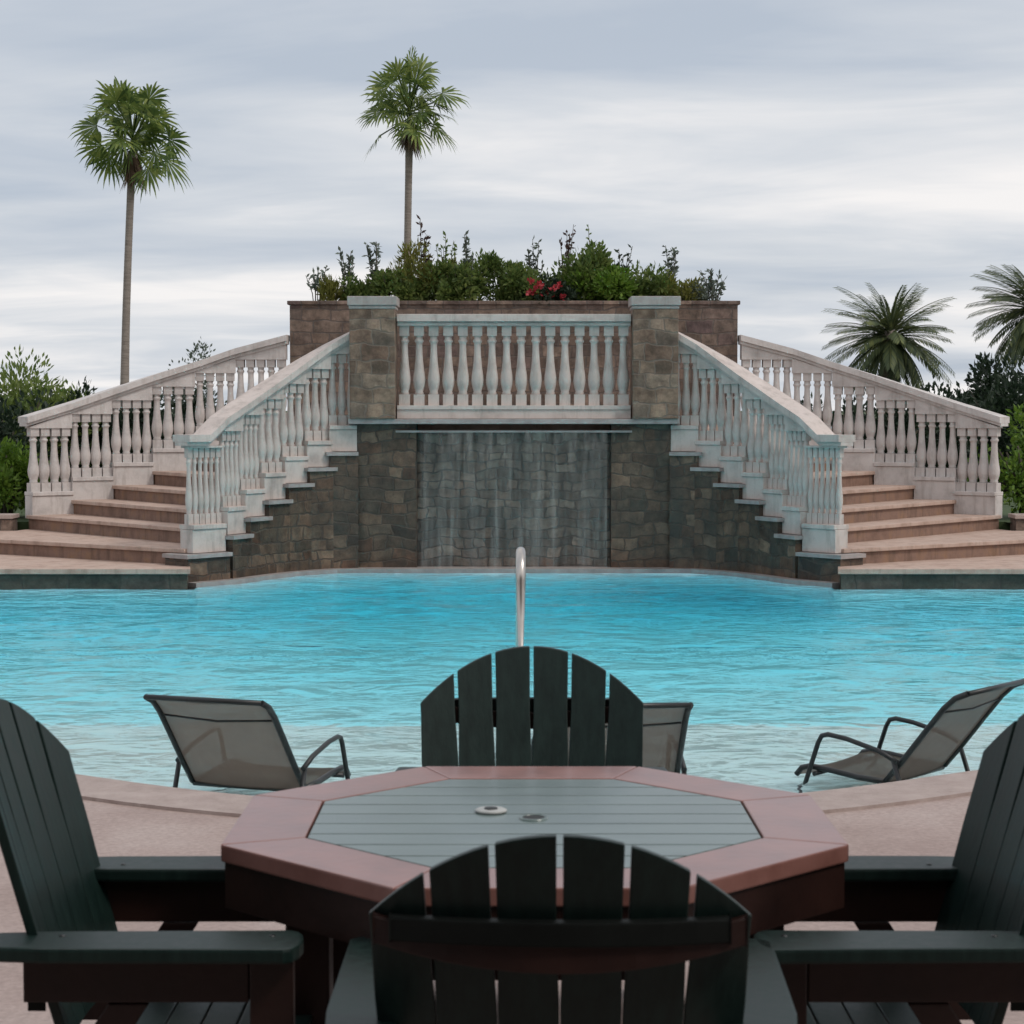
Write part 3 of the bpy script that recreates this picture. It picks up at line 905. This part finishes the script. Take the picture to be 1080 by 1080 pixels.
sprigs = [
    (335, 26.1, .50, 4, .22, 'leaf_grey', 'thin leggy plant at the left corner of the planter', True),
    (366, 26.3, .72, 5, .20, 'leaf_grey', 'sparse grey plant above the left end wall of the planter', True),
    (398, 26.2, .80, 5, .16, 'leaf_grey', 'wiry plant with dark seed heads left of the tall palm trunk', True),
    (446, 26.7, 1.02, 4, .12, 'leaf_red', 'tallest reddish stalks just right of the palm trunk in the planter', True),
    (494, 26.0, .95, 3, .08, 'leaf_grey', 'single pale upright stalk near the middle of the planter', True),
    (470, 26.7, .85, 5, .22, 'leaf_mid', 'loose green sprays between palm trunk and pale stalk', False),
    (565, 26.7, .80, 5, .20, 'leaf_grey', 'thin grey sprays rising behind the red flowers', True),
    (596, 26.6, 1.0, 6, .22, 'leaf_red', 'dark reddish leafy stems above the red flowers', False),
    (625, 26.7, .98, 5, .20, 'leaf_mid', 'tall green leafy stems behind the bright bush', False),
    (655, 26.3, .72, 6, .22, 'leaf_dark', 'dark leafy stems left of the right pillar cap', False),
    (708, 26.5, .72, 5, .16, 'leaf_grey', 'thin grey stems right behind the right pillar', True),
    (752, 26.1, .44, 5, .18, 'leaf_grey', 'thin leggy plant at the right corner of the planter', True),
]
for i, (px, d, h, n_, sp, mat, lab, tip) in enumerate(sprigs):
    sprig((px_x(px, d), d, PZ), h, n_, sp, lab, mat, 90 + i, tip=tip)

def fan_palm(loc, top, rad, label, seed):
    rng = random.Random(seed)
    t = empty('fan_palm', loc)
    tag(t, label, 'palm tree', 'tall fan palms behind the staircase')
    tp = Vector(top) - Vector(loc)
    b = MB()
    pts = []; rr = []
    for i in range(13):
        u = i / 12
        pts.append(Vector((tp.x * u ** 1.6, tp.y * u, tp.z * u))); rr.append(.118 - .025 * u + (.10 * (1 - u) ** 8) + (.05 * u ** 14))
    b.tube(pts, rr, 12); b.build('trunk', M['bark_palm'], t)
    cr = MB(); dd = MB()
    c0 = tp
    nl = 32
    for i in range(nl):
        u = i / (nl - 1)
        el = R(80 - 98 * u ** .95 + rng.uniform(-12, 12))
        az = i * 2.39996 + rng.uniform(-.35, .35)
        d0 = Vector((math.cos(az) * math.cos(el), math.sin(az) * math.cos(el), math.sin(el)))
        side = Vector((-math.sin(az), math.cos(az), 0))
        side = Matrix.Rotation(rng.choice((-1, 1)) * R(rng.uniform(10, 75)), 3, d0) @ side
        pl_ = rad * (rng.uniform(.14, .36) if i % 4 == 0 else rng.uniform(.40, .68)); br_ = rad * rng.uniform(.44, .56)
        o = c0 + Vector((0, 0, .10 + .40 * (1 - u)))
        hub = o + d0 * pl_ - Vector((0, 0, .10 * math.cos(el)))
        cr.bar(o, hub, .05, .03)
        # the blade bends down from the end of its stalk
        bn = R(rng.uniform(2, 20) + 24 * math.cos(el) * rng.uniform(.3, 1.2))
        d = (d0 * math.cos(bn) - Vector((0, 0, 1)) * math.sin(bn)).normalized()
        side = (side - d * side.dot(d)).normalized()
        nrm = side.cross(d).normalized()
        ns = 17
        for k in range(ns):
            ph = R(-100 + 200 * k / (ns - 1))
            ln = br_ * (1 - .25 * abs(ph) / R(105)) * rng.uniform(.85, 1.08)
            v = (d * math.cos(ph) + side * math.sin(ph)).normalized()
            sv = (side * math.cos(ph) - d * math.sin(ph)).normalized()
            fold = nrm * (.08 if k % 2 else -.03)
            wv = .50 * br_ * R(200) / ns * .5
            dr = ln * rng.uniform(.08, .36)
            m1 = hub + v * ln * .52 + fold * .3 - Vector((0, 0, dr * .12))
            m2 = hub + v * ln * .80 - Vector((0, 0, dr * .45))
            tipp = hub + v * ln * .97 - Vector((0, 0, dr))
            cr.face([hub, m1 + sv * wv, m1 - sv * wv])
            cr.face([m1 - sv * wv, m1 + sv * wv, m2 + sv * wv * .5, m2 - sv * wv * .5])
            cr.face([m2 - sv * wv * .5, m2 + sv * wv * .5, tipp])
    for i in range(26):
        az = rng.uniform(0, 2 * math.pi); ln = rad * rng.uniform(.3, .62)
        o = c0 + Vector((0, 0, rng.uniform(-.25, .15)))
        d = Vector((math.cos(az) * .42, math.sin(az) * .42, -1)).normalized()
        side = Vector((-math.sin(az), math.cos(az), 0))
        e = o + d * ln
        for k in range(-2, 3):
            q = e + side * k * .07 + Vector((0, 0, -rng.uniform(0, .12)))
            dd.face([o, o.lerp(q, .6) + side * (.03 + k * .01), q, o.lerp(q, .6) - side * (.03 - k * .01)])
    cr.build('crown', M['fan_leaf'], t); dd.build('dead_frond_skirt', M['dead_leaf'], t)
    return t
fan_palm((*at(131, 430, 55).xy, .2), at(143, 162, 55), 1.72, 'tall slender fan palm at far left, its trunk leaning slightly right', 5)
fan_palm((*at(428, 430, 58).xy, .2), at(433, 131, 58), 1.66, 'tall slender fan palm rising behind the planter shrubs', 31)

def date_palm(loc, z, rad, label, seed, nf=74):
    rng = random.Random(seed)
    t = empty('date_palm', loc)
    tag(t, label, 'palm tree', 'date palms right of the staircase')
    h = z - loc[2]
    b = MB(); b.tube([(0, 0, -.05), (0, 0, h * .5), (0, 0, h), (0, 0, h + .25)], [.30, .26, .30, .16], 12); b.build('trunk', M['bark_palm'], t)
    cr = MB(); o0 = Vector((0, 0, h))
    for i in range(nf):
        u = (i + .5) / nf
        el = R(86 - 128 * u ** .85 + rng.uniform(-7, 7)); az = i * 2.39996 + rng.uniform(-.25, .25)
        ln = rad * rng.uniform(.88, 1.08) * (1.0 if u > .12 else .8)
        hd = Vector((math.cos(az), math.sin(az), 0)); side = Vector((-math.sin(az), math.cos(az), 0))
        pts = []; p = o0 + Vector((0, 0, .1 * (1 - u))); e = el; m = 11
        for k in range(m + 1):
            pts.append(p.copy()); p = p + (hd * math.cos(e) + Vector((0, 0, math.sin(e)))) * ln / m; e -= R(4.2)
        cr.tube(pts, [.022 - .017 * k / m for k in range(m + 1)], 4, cap=False)
        for k in range(1, m):
            for hh in (0, .5):
                q = pts[k].lerp(pts[k + 1], hh); d = (pts[k + 1] - pts[k]).normalized()
                up = side.cross(d)
                ll = ln * .21 * (math.sin(math.pi * min(1, .18 + .82 * k / m)) ** .6 + .15)
                for sg in (-1, 1):
                    v = (d * .85 + side * sg * .45 + up * .38).normalized()
                    leaf(cr, q, v, up, ll * rng.uniform(.85, 1.1), .062)
    cr.build('crown', M['date_leaf'], t)
date_palm((*at(938, 430, 58).xy, .2), at(938, 358, 58).z, 2.1, 'round date palm whose crown shows fully above the right rear balustrade', 21)
date_palm((*at(1092, 430, 52).xy, .2), at(1092, 330, 52).z, 1.85, 'date palm cut by the right edge of the photo', 23)

# trees and shrubs either side and behind the stairs
GT = 'trees and shrubs beside the staircase'
def bigshrub(name, px, d, z0, rx, ry, ztop, n, L_, W_, mat, lab, seed, clumps=26, ragged=.35, ns=9, cat='shrub', upright=.3):
    shrub(name, (px_x(px, d), d, z0), rx, ry, ztop - z0, n, L_, W_, mat, lab, cat, GT, seed, clumps, ragged, upright, .1, ns, .03)
Zy = lambda py, d: CAMZ - (py - 430) * d / F
bigshrub('shrub', 6, 25.6, .2, .62, .6, Zy(462, 25.6), 5200, .085, .045, 'leaf_bright', 'bright green shrub at the left edge beside the rear newel', 201, 24)
bigshrub('shrub', 1082, 25.6, .2, .62, .6, Zy(446, 25.6), 5200, .085, .045, 'leaf_bright', 'bright green shrub at the right edge beside the rear newel', 202, 24)
bigshrub('tree', 18, 31, .2, 1.25, 1.2, Zy(399, 31), 15000, .12, .045, 'leaf_pale', 'feathery pale green tree above the left rear newel', 203, 60, .28, cat='tree', upright=.6)
bigshrub('tree', -12, 29, .2, 1.0, 1.0, Zy(415, 29), 5000, .12, .06, 'leaf_dark', 'dark shrub between the bright shrub and the feathery tree at left', 204, 24)
bigshrub('tree', 72, 33, .2, 1.0, 1.0, Zy(420, 33), 8000, .11, .045, 'leaf_pale', 'small green tree just left of the left palm trunk', 205, 40, .3, cat='tree')
bigshrub('tree', 1062, 33, .2, 1.15, 1.2, Zy(386, 33), 9500, .12, .06, 'leaf_dark', 'dark dense tree behind the right rear newel', 206, 34, .35, cat='tree')
bigshrub('tree', 1030, 36, .2, 1.0, 1.0, Zy(402, 36), 5000, .12, .06, 'leaf_dark', 'lower dark tree left of the dense one at right', 207, 26, .35, cat='tree')
bigshrub('tree', 203, 62, .2, .95, .9, Zy(358, 62), 2200, .16, .07, 'leaf_grey', 'faint greyish tree top showing over the left rear rail', 208, 18, .5, cat='tree')
hl = [(100, 31), (150, 30.5), (205, 30), (255, 31), (845, 31), (890, 30.5), (940, 30), (985, 31)]
names = ['leftmost hedge bush seen through the left rear balusters', 'second hedge bush seen through the left rear balusters', 'third hedge bush seen through the left rear balusters', 'hedge bush nearest the planter behind the left rear balusters',
         'hedge bush nearest the planter behind the right rear balusters', 'second hedge bush from the planter behind the right rear balusters', 'third hedge bush from the planter behind the right rear balusters', 'hedge bush farthest from the planter behind the right rear balusters']
for i, ((px, d), lab) in enumerate(zip(hl, names)):
    bigshrub('hedge_bush', px, d, .2, .62, .6, Zy(412 if i not in (3, 4) else 424, d), 2600, .11, .055, 'leaf_dark', lab, 230 + i, 20, .2)

# ------------------------------------------------------------------ table
TX, TY = .045, 4.22
tb = empty('octagonal_table', (TX, TY, 0))
tag(tb, 'octagonal wooden patio table with brown border and grey green plank centre', 'table')
A, AI, TH = .62, .46, .73
def octo(a): 
    r = a / math.cos(R(22.5)); return [Vector((r * math.cos(R(22.5 + 45 * k)), r * math.sin(R(22.5 + 45 * k)))) for k in range(8)]
oo, oi = octo(A), octo(AI)
for k in range(8):
    b = MB()
    j = (k + 1) % 8
    def shr(p, q, e): d = (q - p).normalized(); return p + d * e, q - d * e
    p0, p1 = shr(oo[k], oo[j], .0015); q0, q1 = shr(oi[k], oi[j], .0008)
    b.prism([tuple(p0), tuple(p1), tuple(q1), tuple(q0)], TH - .035, TH)
    b.build('border_board', M['top_brown'], tb, bevel=.004)
b = MB()
ai = AI - .005
np_ = 9; pw = 2 * ai / np_
def half_w(y):   # half-width of the inner octagon at y
    return min(ai, ai * math.sqrt(2) - abs(y))
for k in range(np_):
    ya = -ai + k * pw + .0025; yb = ya + pw - .005
    ys = sorted({ya, yb, *[y for y in (-ai * .4142, ai * .4142) if ya < y < yb]})
    P = [(half_w(y), y) for y in ys] + [(-half_w(y), y) for y in reversed(ys)]
    b.prism(P, TH - .030, TH - .001)
b.build('plank_panel', M['top_green'], tb, bevel=.002)
b = MB()
ap, ai2 = octo(.612), octo(.58)
for k in range(8):
    j = (k + 1) % 8
    b.prism([tuple(ap[k]), tuple(ap[j]), tuple(ai2[j]), tuple(ai2[k])], TH - .128, TH - .036)
b.build('apron', M['brown'], tb, bevel=.003)
for sx in (-1, 1):
    for sy in (-1, 1):
        b = MB(); b.box(sx * .44 - .042, sx * .44 + .042, sy * .30 - .042, sy * .30 + .042, 0, TH - .036); b.build('leg', M['brown'], tb, bevel=.005)
b = MB(); b.bar((-.44, 0, .16), (.44, 0, .16), .03, .08); b.bar((-.44, -.30, .24), (-.44, .30, .24), .03, .07); b.bar((.44, -.30, .24), (.44, .30, .24), .03, .07); b.build('stretcher', M['brown'], tb)
b = MB(); b.lathe([(.0, TH + .0015), (.024, TH + .0015)], 24); h_ = b.build('umbrella_hole_shade', M['black'], tb)  # flat black disc paints the hole's inner shade; planks are not cut
b = MB(); b.lathe([(.024, TH - .001), (.024, TH + .003), (.030, TH + .003), (.031, TH - .001)], 24); b.build('hole_rim', M['top_green'], h_)
cap = empty('tabletop_disc', (-.045, 4.29, TH))  # small pale disc with a dark centre on the tabletop
tag(cap, 'small pale disc with dark centre lying on the table left of the umbrella hole', 'plug')
b = MB(); b.lathe([(0.0, .006), (.030, .006), (.034, .004), (.034, 0), (0, 0)], 24); b.build('disc', M['pale'], cap)
b = MB(); b.lathe([(0.0, .0085), (.014, .0085), (.015, .0062)], 20); b.build('knob', M['metal_dark'], cap)

# ------------------------------------------------------------------ adirondack chairs
def adirondack():
    t = empty('adirondack_chair', (0, 0, 0))
    W = .59; NS = 6; rec = math.tan(R(17))
    zb, zs, sag = .36, .948, .135
    def back_y(x, z):                       # barrel back: middle set farther to the rear
        return -.075 - (z - zb) * rec - .045 * (1 - (x / .30) ** 2)
    def topz(x): return zs - sag * (abs(x) / .295) ** 2.0
    th = .020
    for i in range(NS):
        b = MB()
        pc = (i - (NS - 1) / 2)
        lvl = [zb, .50, .66, .72, .78]
        rows = []
        def xr(z, u):                       # u in 0..1 across the slat
            pitch = .091 + .0125 * (z - zb) / (zs - zb)
            gap = .0012 + .0088 * min(1, max(0, (z - .66) / .12))
            return pc * pitch + (u - .5) * (pitch - gap)
        nu = 4
        for z in lvl: rows.append([(xr(z, k / nu), z) for k in range(nu + 1)])
        rows.append([(xr(topz(xr(.9, k / nu)), k / nu), topz(xr(.9, k / nu))) for k in range(nu + 1)])
        # front and rear sheets
        fr = [[Vector((x, back_y(x, z), z)) for x, z in r] for r in rows]
        bk = [[Vector((x, back_y(x, z) - th, z)) for x, z in r] for r in rows]
        for a in range(len(rows) - 1):
            for k in range(nu):
                b.face([fr[a][k + 1], fr[a][k], fr[a + 1][k], fr[a + 1][k + 1]], smooth=False)
                b.face([bk[a][k], bk[a][k + 1], bk[a + 1][k + 1], bk[a + 1][k]], smooth=False)
            b.face([fr[a][0], bk[a][0], bk[a + 1][0], fr[a + 1][0]])
            b.face([bk[a][nu], fr[a][nu], fr[a + 1][nu], bk[a + 1][nu]])
        for k in range(nu):
            b.face([fr[-1][k + 1], fr[-1][k], bk[-1][k], bk[-1][k + 1]])
            b.face([fr[0][k], fr[0][k + 1], bk[0][k + 1], bk[0][k]])
        b.build('back_slat', M['green'], t, bevel=.003)
    def batten(z, h, half, mat, name, dy=0.0, drop=0.0):
        b = MB(); n = 10
        sec = []
        for k in range(n + 1):
            x = -half + 2 * half * k / n
            y = back_y(x, z) - th - .002 - dy
            zz = z + drop * ((x / half) ** 2)
            sec.append([Vector((x, y, zz - h / 2)), Vector((x, y - .028, zz - h / 2)), Vector((x, y - .028, zz + h / 2)), Vector((x, y, zz + h / 2))])
        for k in range(n):
            for a in range(4):
                c = (a + 1) % 4
                b.face([sec[k][a], sec[k][c], sec[k + 1][c], sec[k + 1][a]])
        b.face(sec[0]); b.face(sec[-1][::-1])
        b.build(name, M[mat], t, bevel=.003)
    batten(.792, .038, .262, 'dark_board', 'batten')
    batten(.47, .055, .255, 'dark_board', 'batten')
    batten(.752, .045, .288, 'brown', 'back_rail', .004, .036)
    # seat slats
    for k in range(6):
        y = .305 - k * .074
        b = MB(); z = .415 - (.305 - y) * .12
        b.box(-.262, .262, y - .033, y + .033, z - .02, z); b.build('seat_slat', M['green'], t, bevel=.003)
    for s in (-1, 1):
        b = MB(); x = s * .292
        b.box(x - .016, x + .016, .245, .325, 0, .592); b.build('front_leg', M['brown'], t, bevel=.003)
        b = MB(); b.prism([(x - .015, -.02), (x + .015, -.02), (x + .015, .06), (x - .015, .06)], [.592] * 4, [.592] * 4)
        b = MB()
        # slanted rear leg
        q = [(-.015, .500), (.060, .500), (-.262, 0), (-.345, 0)]
        f0 = [(x - .015, yy, zz) for yy, zz in q]; f1 = [(x + .015, yy, zz) for yy, zz in q]
        b.face(f0[::-1]); b.face(f1)
        for k in range(4):
            c = (k + 1) % 4; b.face([f0[k], f0[c], f1[c], f1[k]])
        b.build('rear_leg', M['brown'], t, bevel=.003)
        b = MB(); b.box(x - .014, x + .014, -.17, .243, .502, .592); b.build('arm_apron', M['brown'], t, bevel=.003)
        b = MB(); b.box(s * .262 - .014, s * .262 + .014, -.20, .30, .30, .375); b.build('side_rail', M['brown'], t, bevel=.003)
        # arm: broad rounded front, narrowing to the rear
        b = MB(); P = []
        cxm = s * .315
        for k in range(7):
            a = R(-0 + 180 * k / 6); P.append((cxm + .070 * math.cos(a), .315 + .030 * math.sin(a)))
        P += [(cxm - .062, -.12), (cxm - .045, -.30), (cxm + .045, -.30), (cxm + .066, -.12)]
        b.prism(P, .594, .622); ar = b.build('arm', M['green'], t, bevel=.006)
        b = MB()
        for yy in (.285, -.10): b.lathe([(.0062, .6205), (.0058, .6236), (.0, .6242)], 10, (s * .292, yy))
        b.build('screw_head', M['metal_dark'], ar)
    b = MB(); b.box(-.275, .275, .250, .275, .20, .385); b.build('front_rail', M['brown'], t, bevel=.003)
    b = MB(); b.box(-.275, .275, -.175, -.145, .20, .26); b.build('rear_rail', M['brown'], t, bevel=.003)
    return t
proto = adirondack()
GC = 'adirondack chairs around the octagonal table'
chairs = [
    ((.080, 3.335, 0), R(-1.5), 'nearest dark green adirondack chair, its back to the camera, before the table'),
    ((.053, 5.14, 0), R(180), 'dark green adirondack chair across the table, backed by the pool'),
    ((-.725, 3.97, 0), R(-90), 'dark green adirondack chair cut by the left edge, facing the table'),
    ((.785, 3.97, 0), R(90), 'dark green adirondack chair cut by the right edge, facing the table'),
]
for i, (loc, rz, lab) in enumerate(chairs):
    o = proto if i == 0 else copy_tree(proto)
    o.location = loc; o.rotation_euler = (0, 0, rz)
    if i >= 2:
        for ch in kids(o):
            if ch.name.split('.')[0] in ('back_slat', 'batten', 'back_rail'): ch.scale = (1, 1, 1.072)
    tag(o, lab, 'chair', GC)

# ------------------------------------------------------------------ sling loungers in the shallow water
def lounger():
    t = empty('lounge_chair', (0, 0, 0))      # origin on the floor below the back hinge, facing +y
    ZS = .25; w = .30
    prof = [(0, ZS), (-.10, ZS + .12), (-.21, ZS + .26), (-.31, ZS + .385), (-.37, ZS + .44), (-.435, ZS + .468)]
    def sling(pr, name, half, sagd=.0):
        b = MB(); n = 6
        for a in range(len(pr) - 1):
            for k in range(n):
                pts = []
                for (y, z), kk in ((pr[a], k), (pr[a], k + 1), (pr[a + 1], k + 1), (pr[a + 1], k)):
                    u = -1 + 2 * kk / n; sg = sagd * (1 - u * u)
                    pts.append((u * half, y - sg * .5, z - sg))
                b.face(pts, smooth=True)
        o = b.build(name, M['sling'], t, weld=True)
        md = o.modifiers.new('thick', 'SOLIDIFY'); md.thickness = .004
        return o
    bs = sling(prof, 'back_sling', w - .008, .012)
    b = MB(); b.tube([(-w + .02, prof[3][0] + .012, prof[3][1] - .018), (0, prof[3][0] + .004, prof[3][1] - .034), (w - .02, prof[3][0] + .012, prof[3][1] - .018)], .006, 6); b.build('pillow_seam', M['metal_dark'], bs)
    seat = [(0.0, ZS), (.15, ZS + .006), (.30, ZS + .022), (.42, ZS + .03), (.47, ZS + .016), (.50, ZS - .02)]
    sling(seat, 'seat_sling', w - .008, .012)
    for s in (-1, 1):
        b = MB(); b.tube([(s * w, y, z) for y, z in prof], .015, 8); b.build('back_frame', M['metal_dark'], t)
        b = MB(); b.tube([(s * w, y, z) for y, z in seat], .015, 8); b.build('seat_frame', M['metal_dark'], t)
        xa = s * (w + .035)
        arm = [(xa, -.085, ZS + .11), (xa, .02, ZS + .155), (xa, .20, ZS + .195), (xa, .30, ZS + .205), (xa, .335, ZS + .195), (xa, .355, ZS + .16), (xa, .42, ZS - .03), (xa, .46, .10), (xa, .465, .03), (xa, .44, .013), (xa, .0, .013)]
        b = MB(); b.tube(arm, .0125, 8); b.build('armrest', M['metal_dark'], t)
        b = MB(); b.tube([(xa, -.06, ZS + .125), (xa, -.15, .12), (xa, -.20, .025), (xa, -.17, .013), (xa, 0, .013)], .0125, 8); b.build('rear_leg', M['metal_dark'], t)
    b = MB(); b.tube([(-w, prof[-1][0], prof[-1][1]), (w, prof[-1][0], prof[-1][1])], .013, 8); b.build('top_bar', M['metal_dark'], t)
    b = MB(); b.tube([(-w, .01, ZS - .012), (w, .01, ZS - .012)], .013, 8); b.tube([(-w - .03, .38, ZS + .0), (w + .03, .38, ZS + .0)], .012, 8); b.build('cross_bar', M['metal_dark'], t)
    return t
lp = lounger()
GL = 'sling chairs standing in the shallow water'
spots = [((-1.27, 9.68, SH), R(-20), 'brown mesh sling chair standing in the shallows behind the left green chair'),
         ((.47, 9.52, SH), R(5), 'brown mesh sling chair mostly hidden behind the far green chair'),
         ((2.00, 9.98, SH), R(50), 'brown mesh sling chair turned to the left, at right in the shallows')]
for i, (loc, rz, lab) in enumerate(spots):
    o = lp if i == 0 else copy_tree(lp)
    o.location = loc; o.rotation_euler = (0, 0, rz); tag(o, lab, 'lounge chair', GL)

# ------------------------------------------------------------------ pool handrail
hr = empty('pool_handrail', (.045, 10.3, SH))
tag(hr, 'upright stainless steel pool handrail standing in the water behind the far chair', 'handrail')
pts = [(0, 0, 0), (0, 0, .5), (0, 0, 1.18)]
for k in range(1, 8):
    a = R(90 * k / 7); pts.append((0, .14 - .14 * math.cos(a), 1.18 + .14 * math.sin(a)))
pts += [(0, .35, 1.30), (0, .9, 1.02), (0, 1.5, .70)]
for k in range(1, 6):
    a = R(62 + 0 * k); 
pts += [(0, 1.68, .56), (0, 1.74, .40), (0, 1.74, -.01)]
b = MB(); b.tube(pts, .025, 14); b.build('rail', M['steel'], hr)
for y in (0, 1.74):
    b = MB(); b.lathe([(.026, .03), (.05, .02), (.055, 0)], 18, (0, y)); b.build('escutcheon', M['steel'], hr)

# ------------------------------------------------------------------ unseen patio cover and rear wall, added to shade the foreground
pv = empty('added_shade_cover', (0, -2.4, 0))
tag(pv, 'unseen timber cover with posts, added for shade over the table end of the deck', 'added shade cover')
b = MB(); b.box(-8, 8, -5.0, 3.5, 3.02, 3.2); b.build('added_roof', M['added_roof'], pv)
b = MB()
for k in range(17):
    x = -7.8 + k * .975
    b.box(x - .04, x + .04, -4.95, 3.4, 2.84, 3.018)
b.build('rafters', M['added_roof'], pv)
b = MB(); b.box(-8, 8, 3.15, 3.29, 2.60, 2.838); b.build('beam', M['added_roof'], pv)
for x in (-7.4, -3.9, 3.9, 7.4):
    b = MB(); b.box(x - .09, x + .09, 3.13, 3.31, 0, 2.598); b.build('post', M['added_roof'], pv)
b = MB(); b.box(-8, 8, -5.2, -5.002, 0, 3.2); b.build('added_rear_wall', M['stucco'], pv)
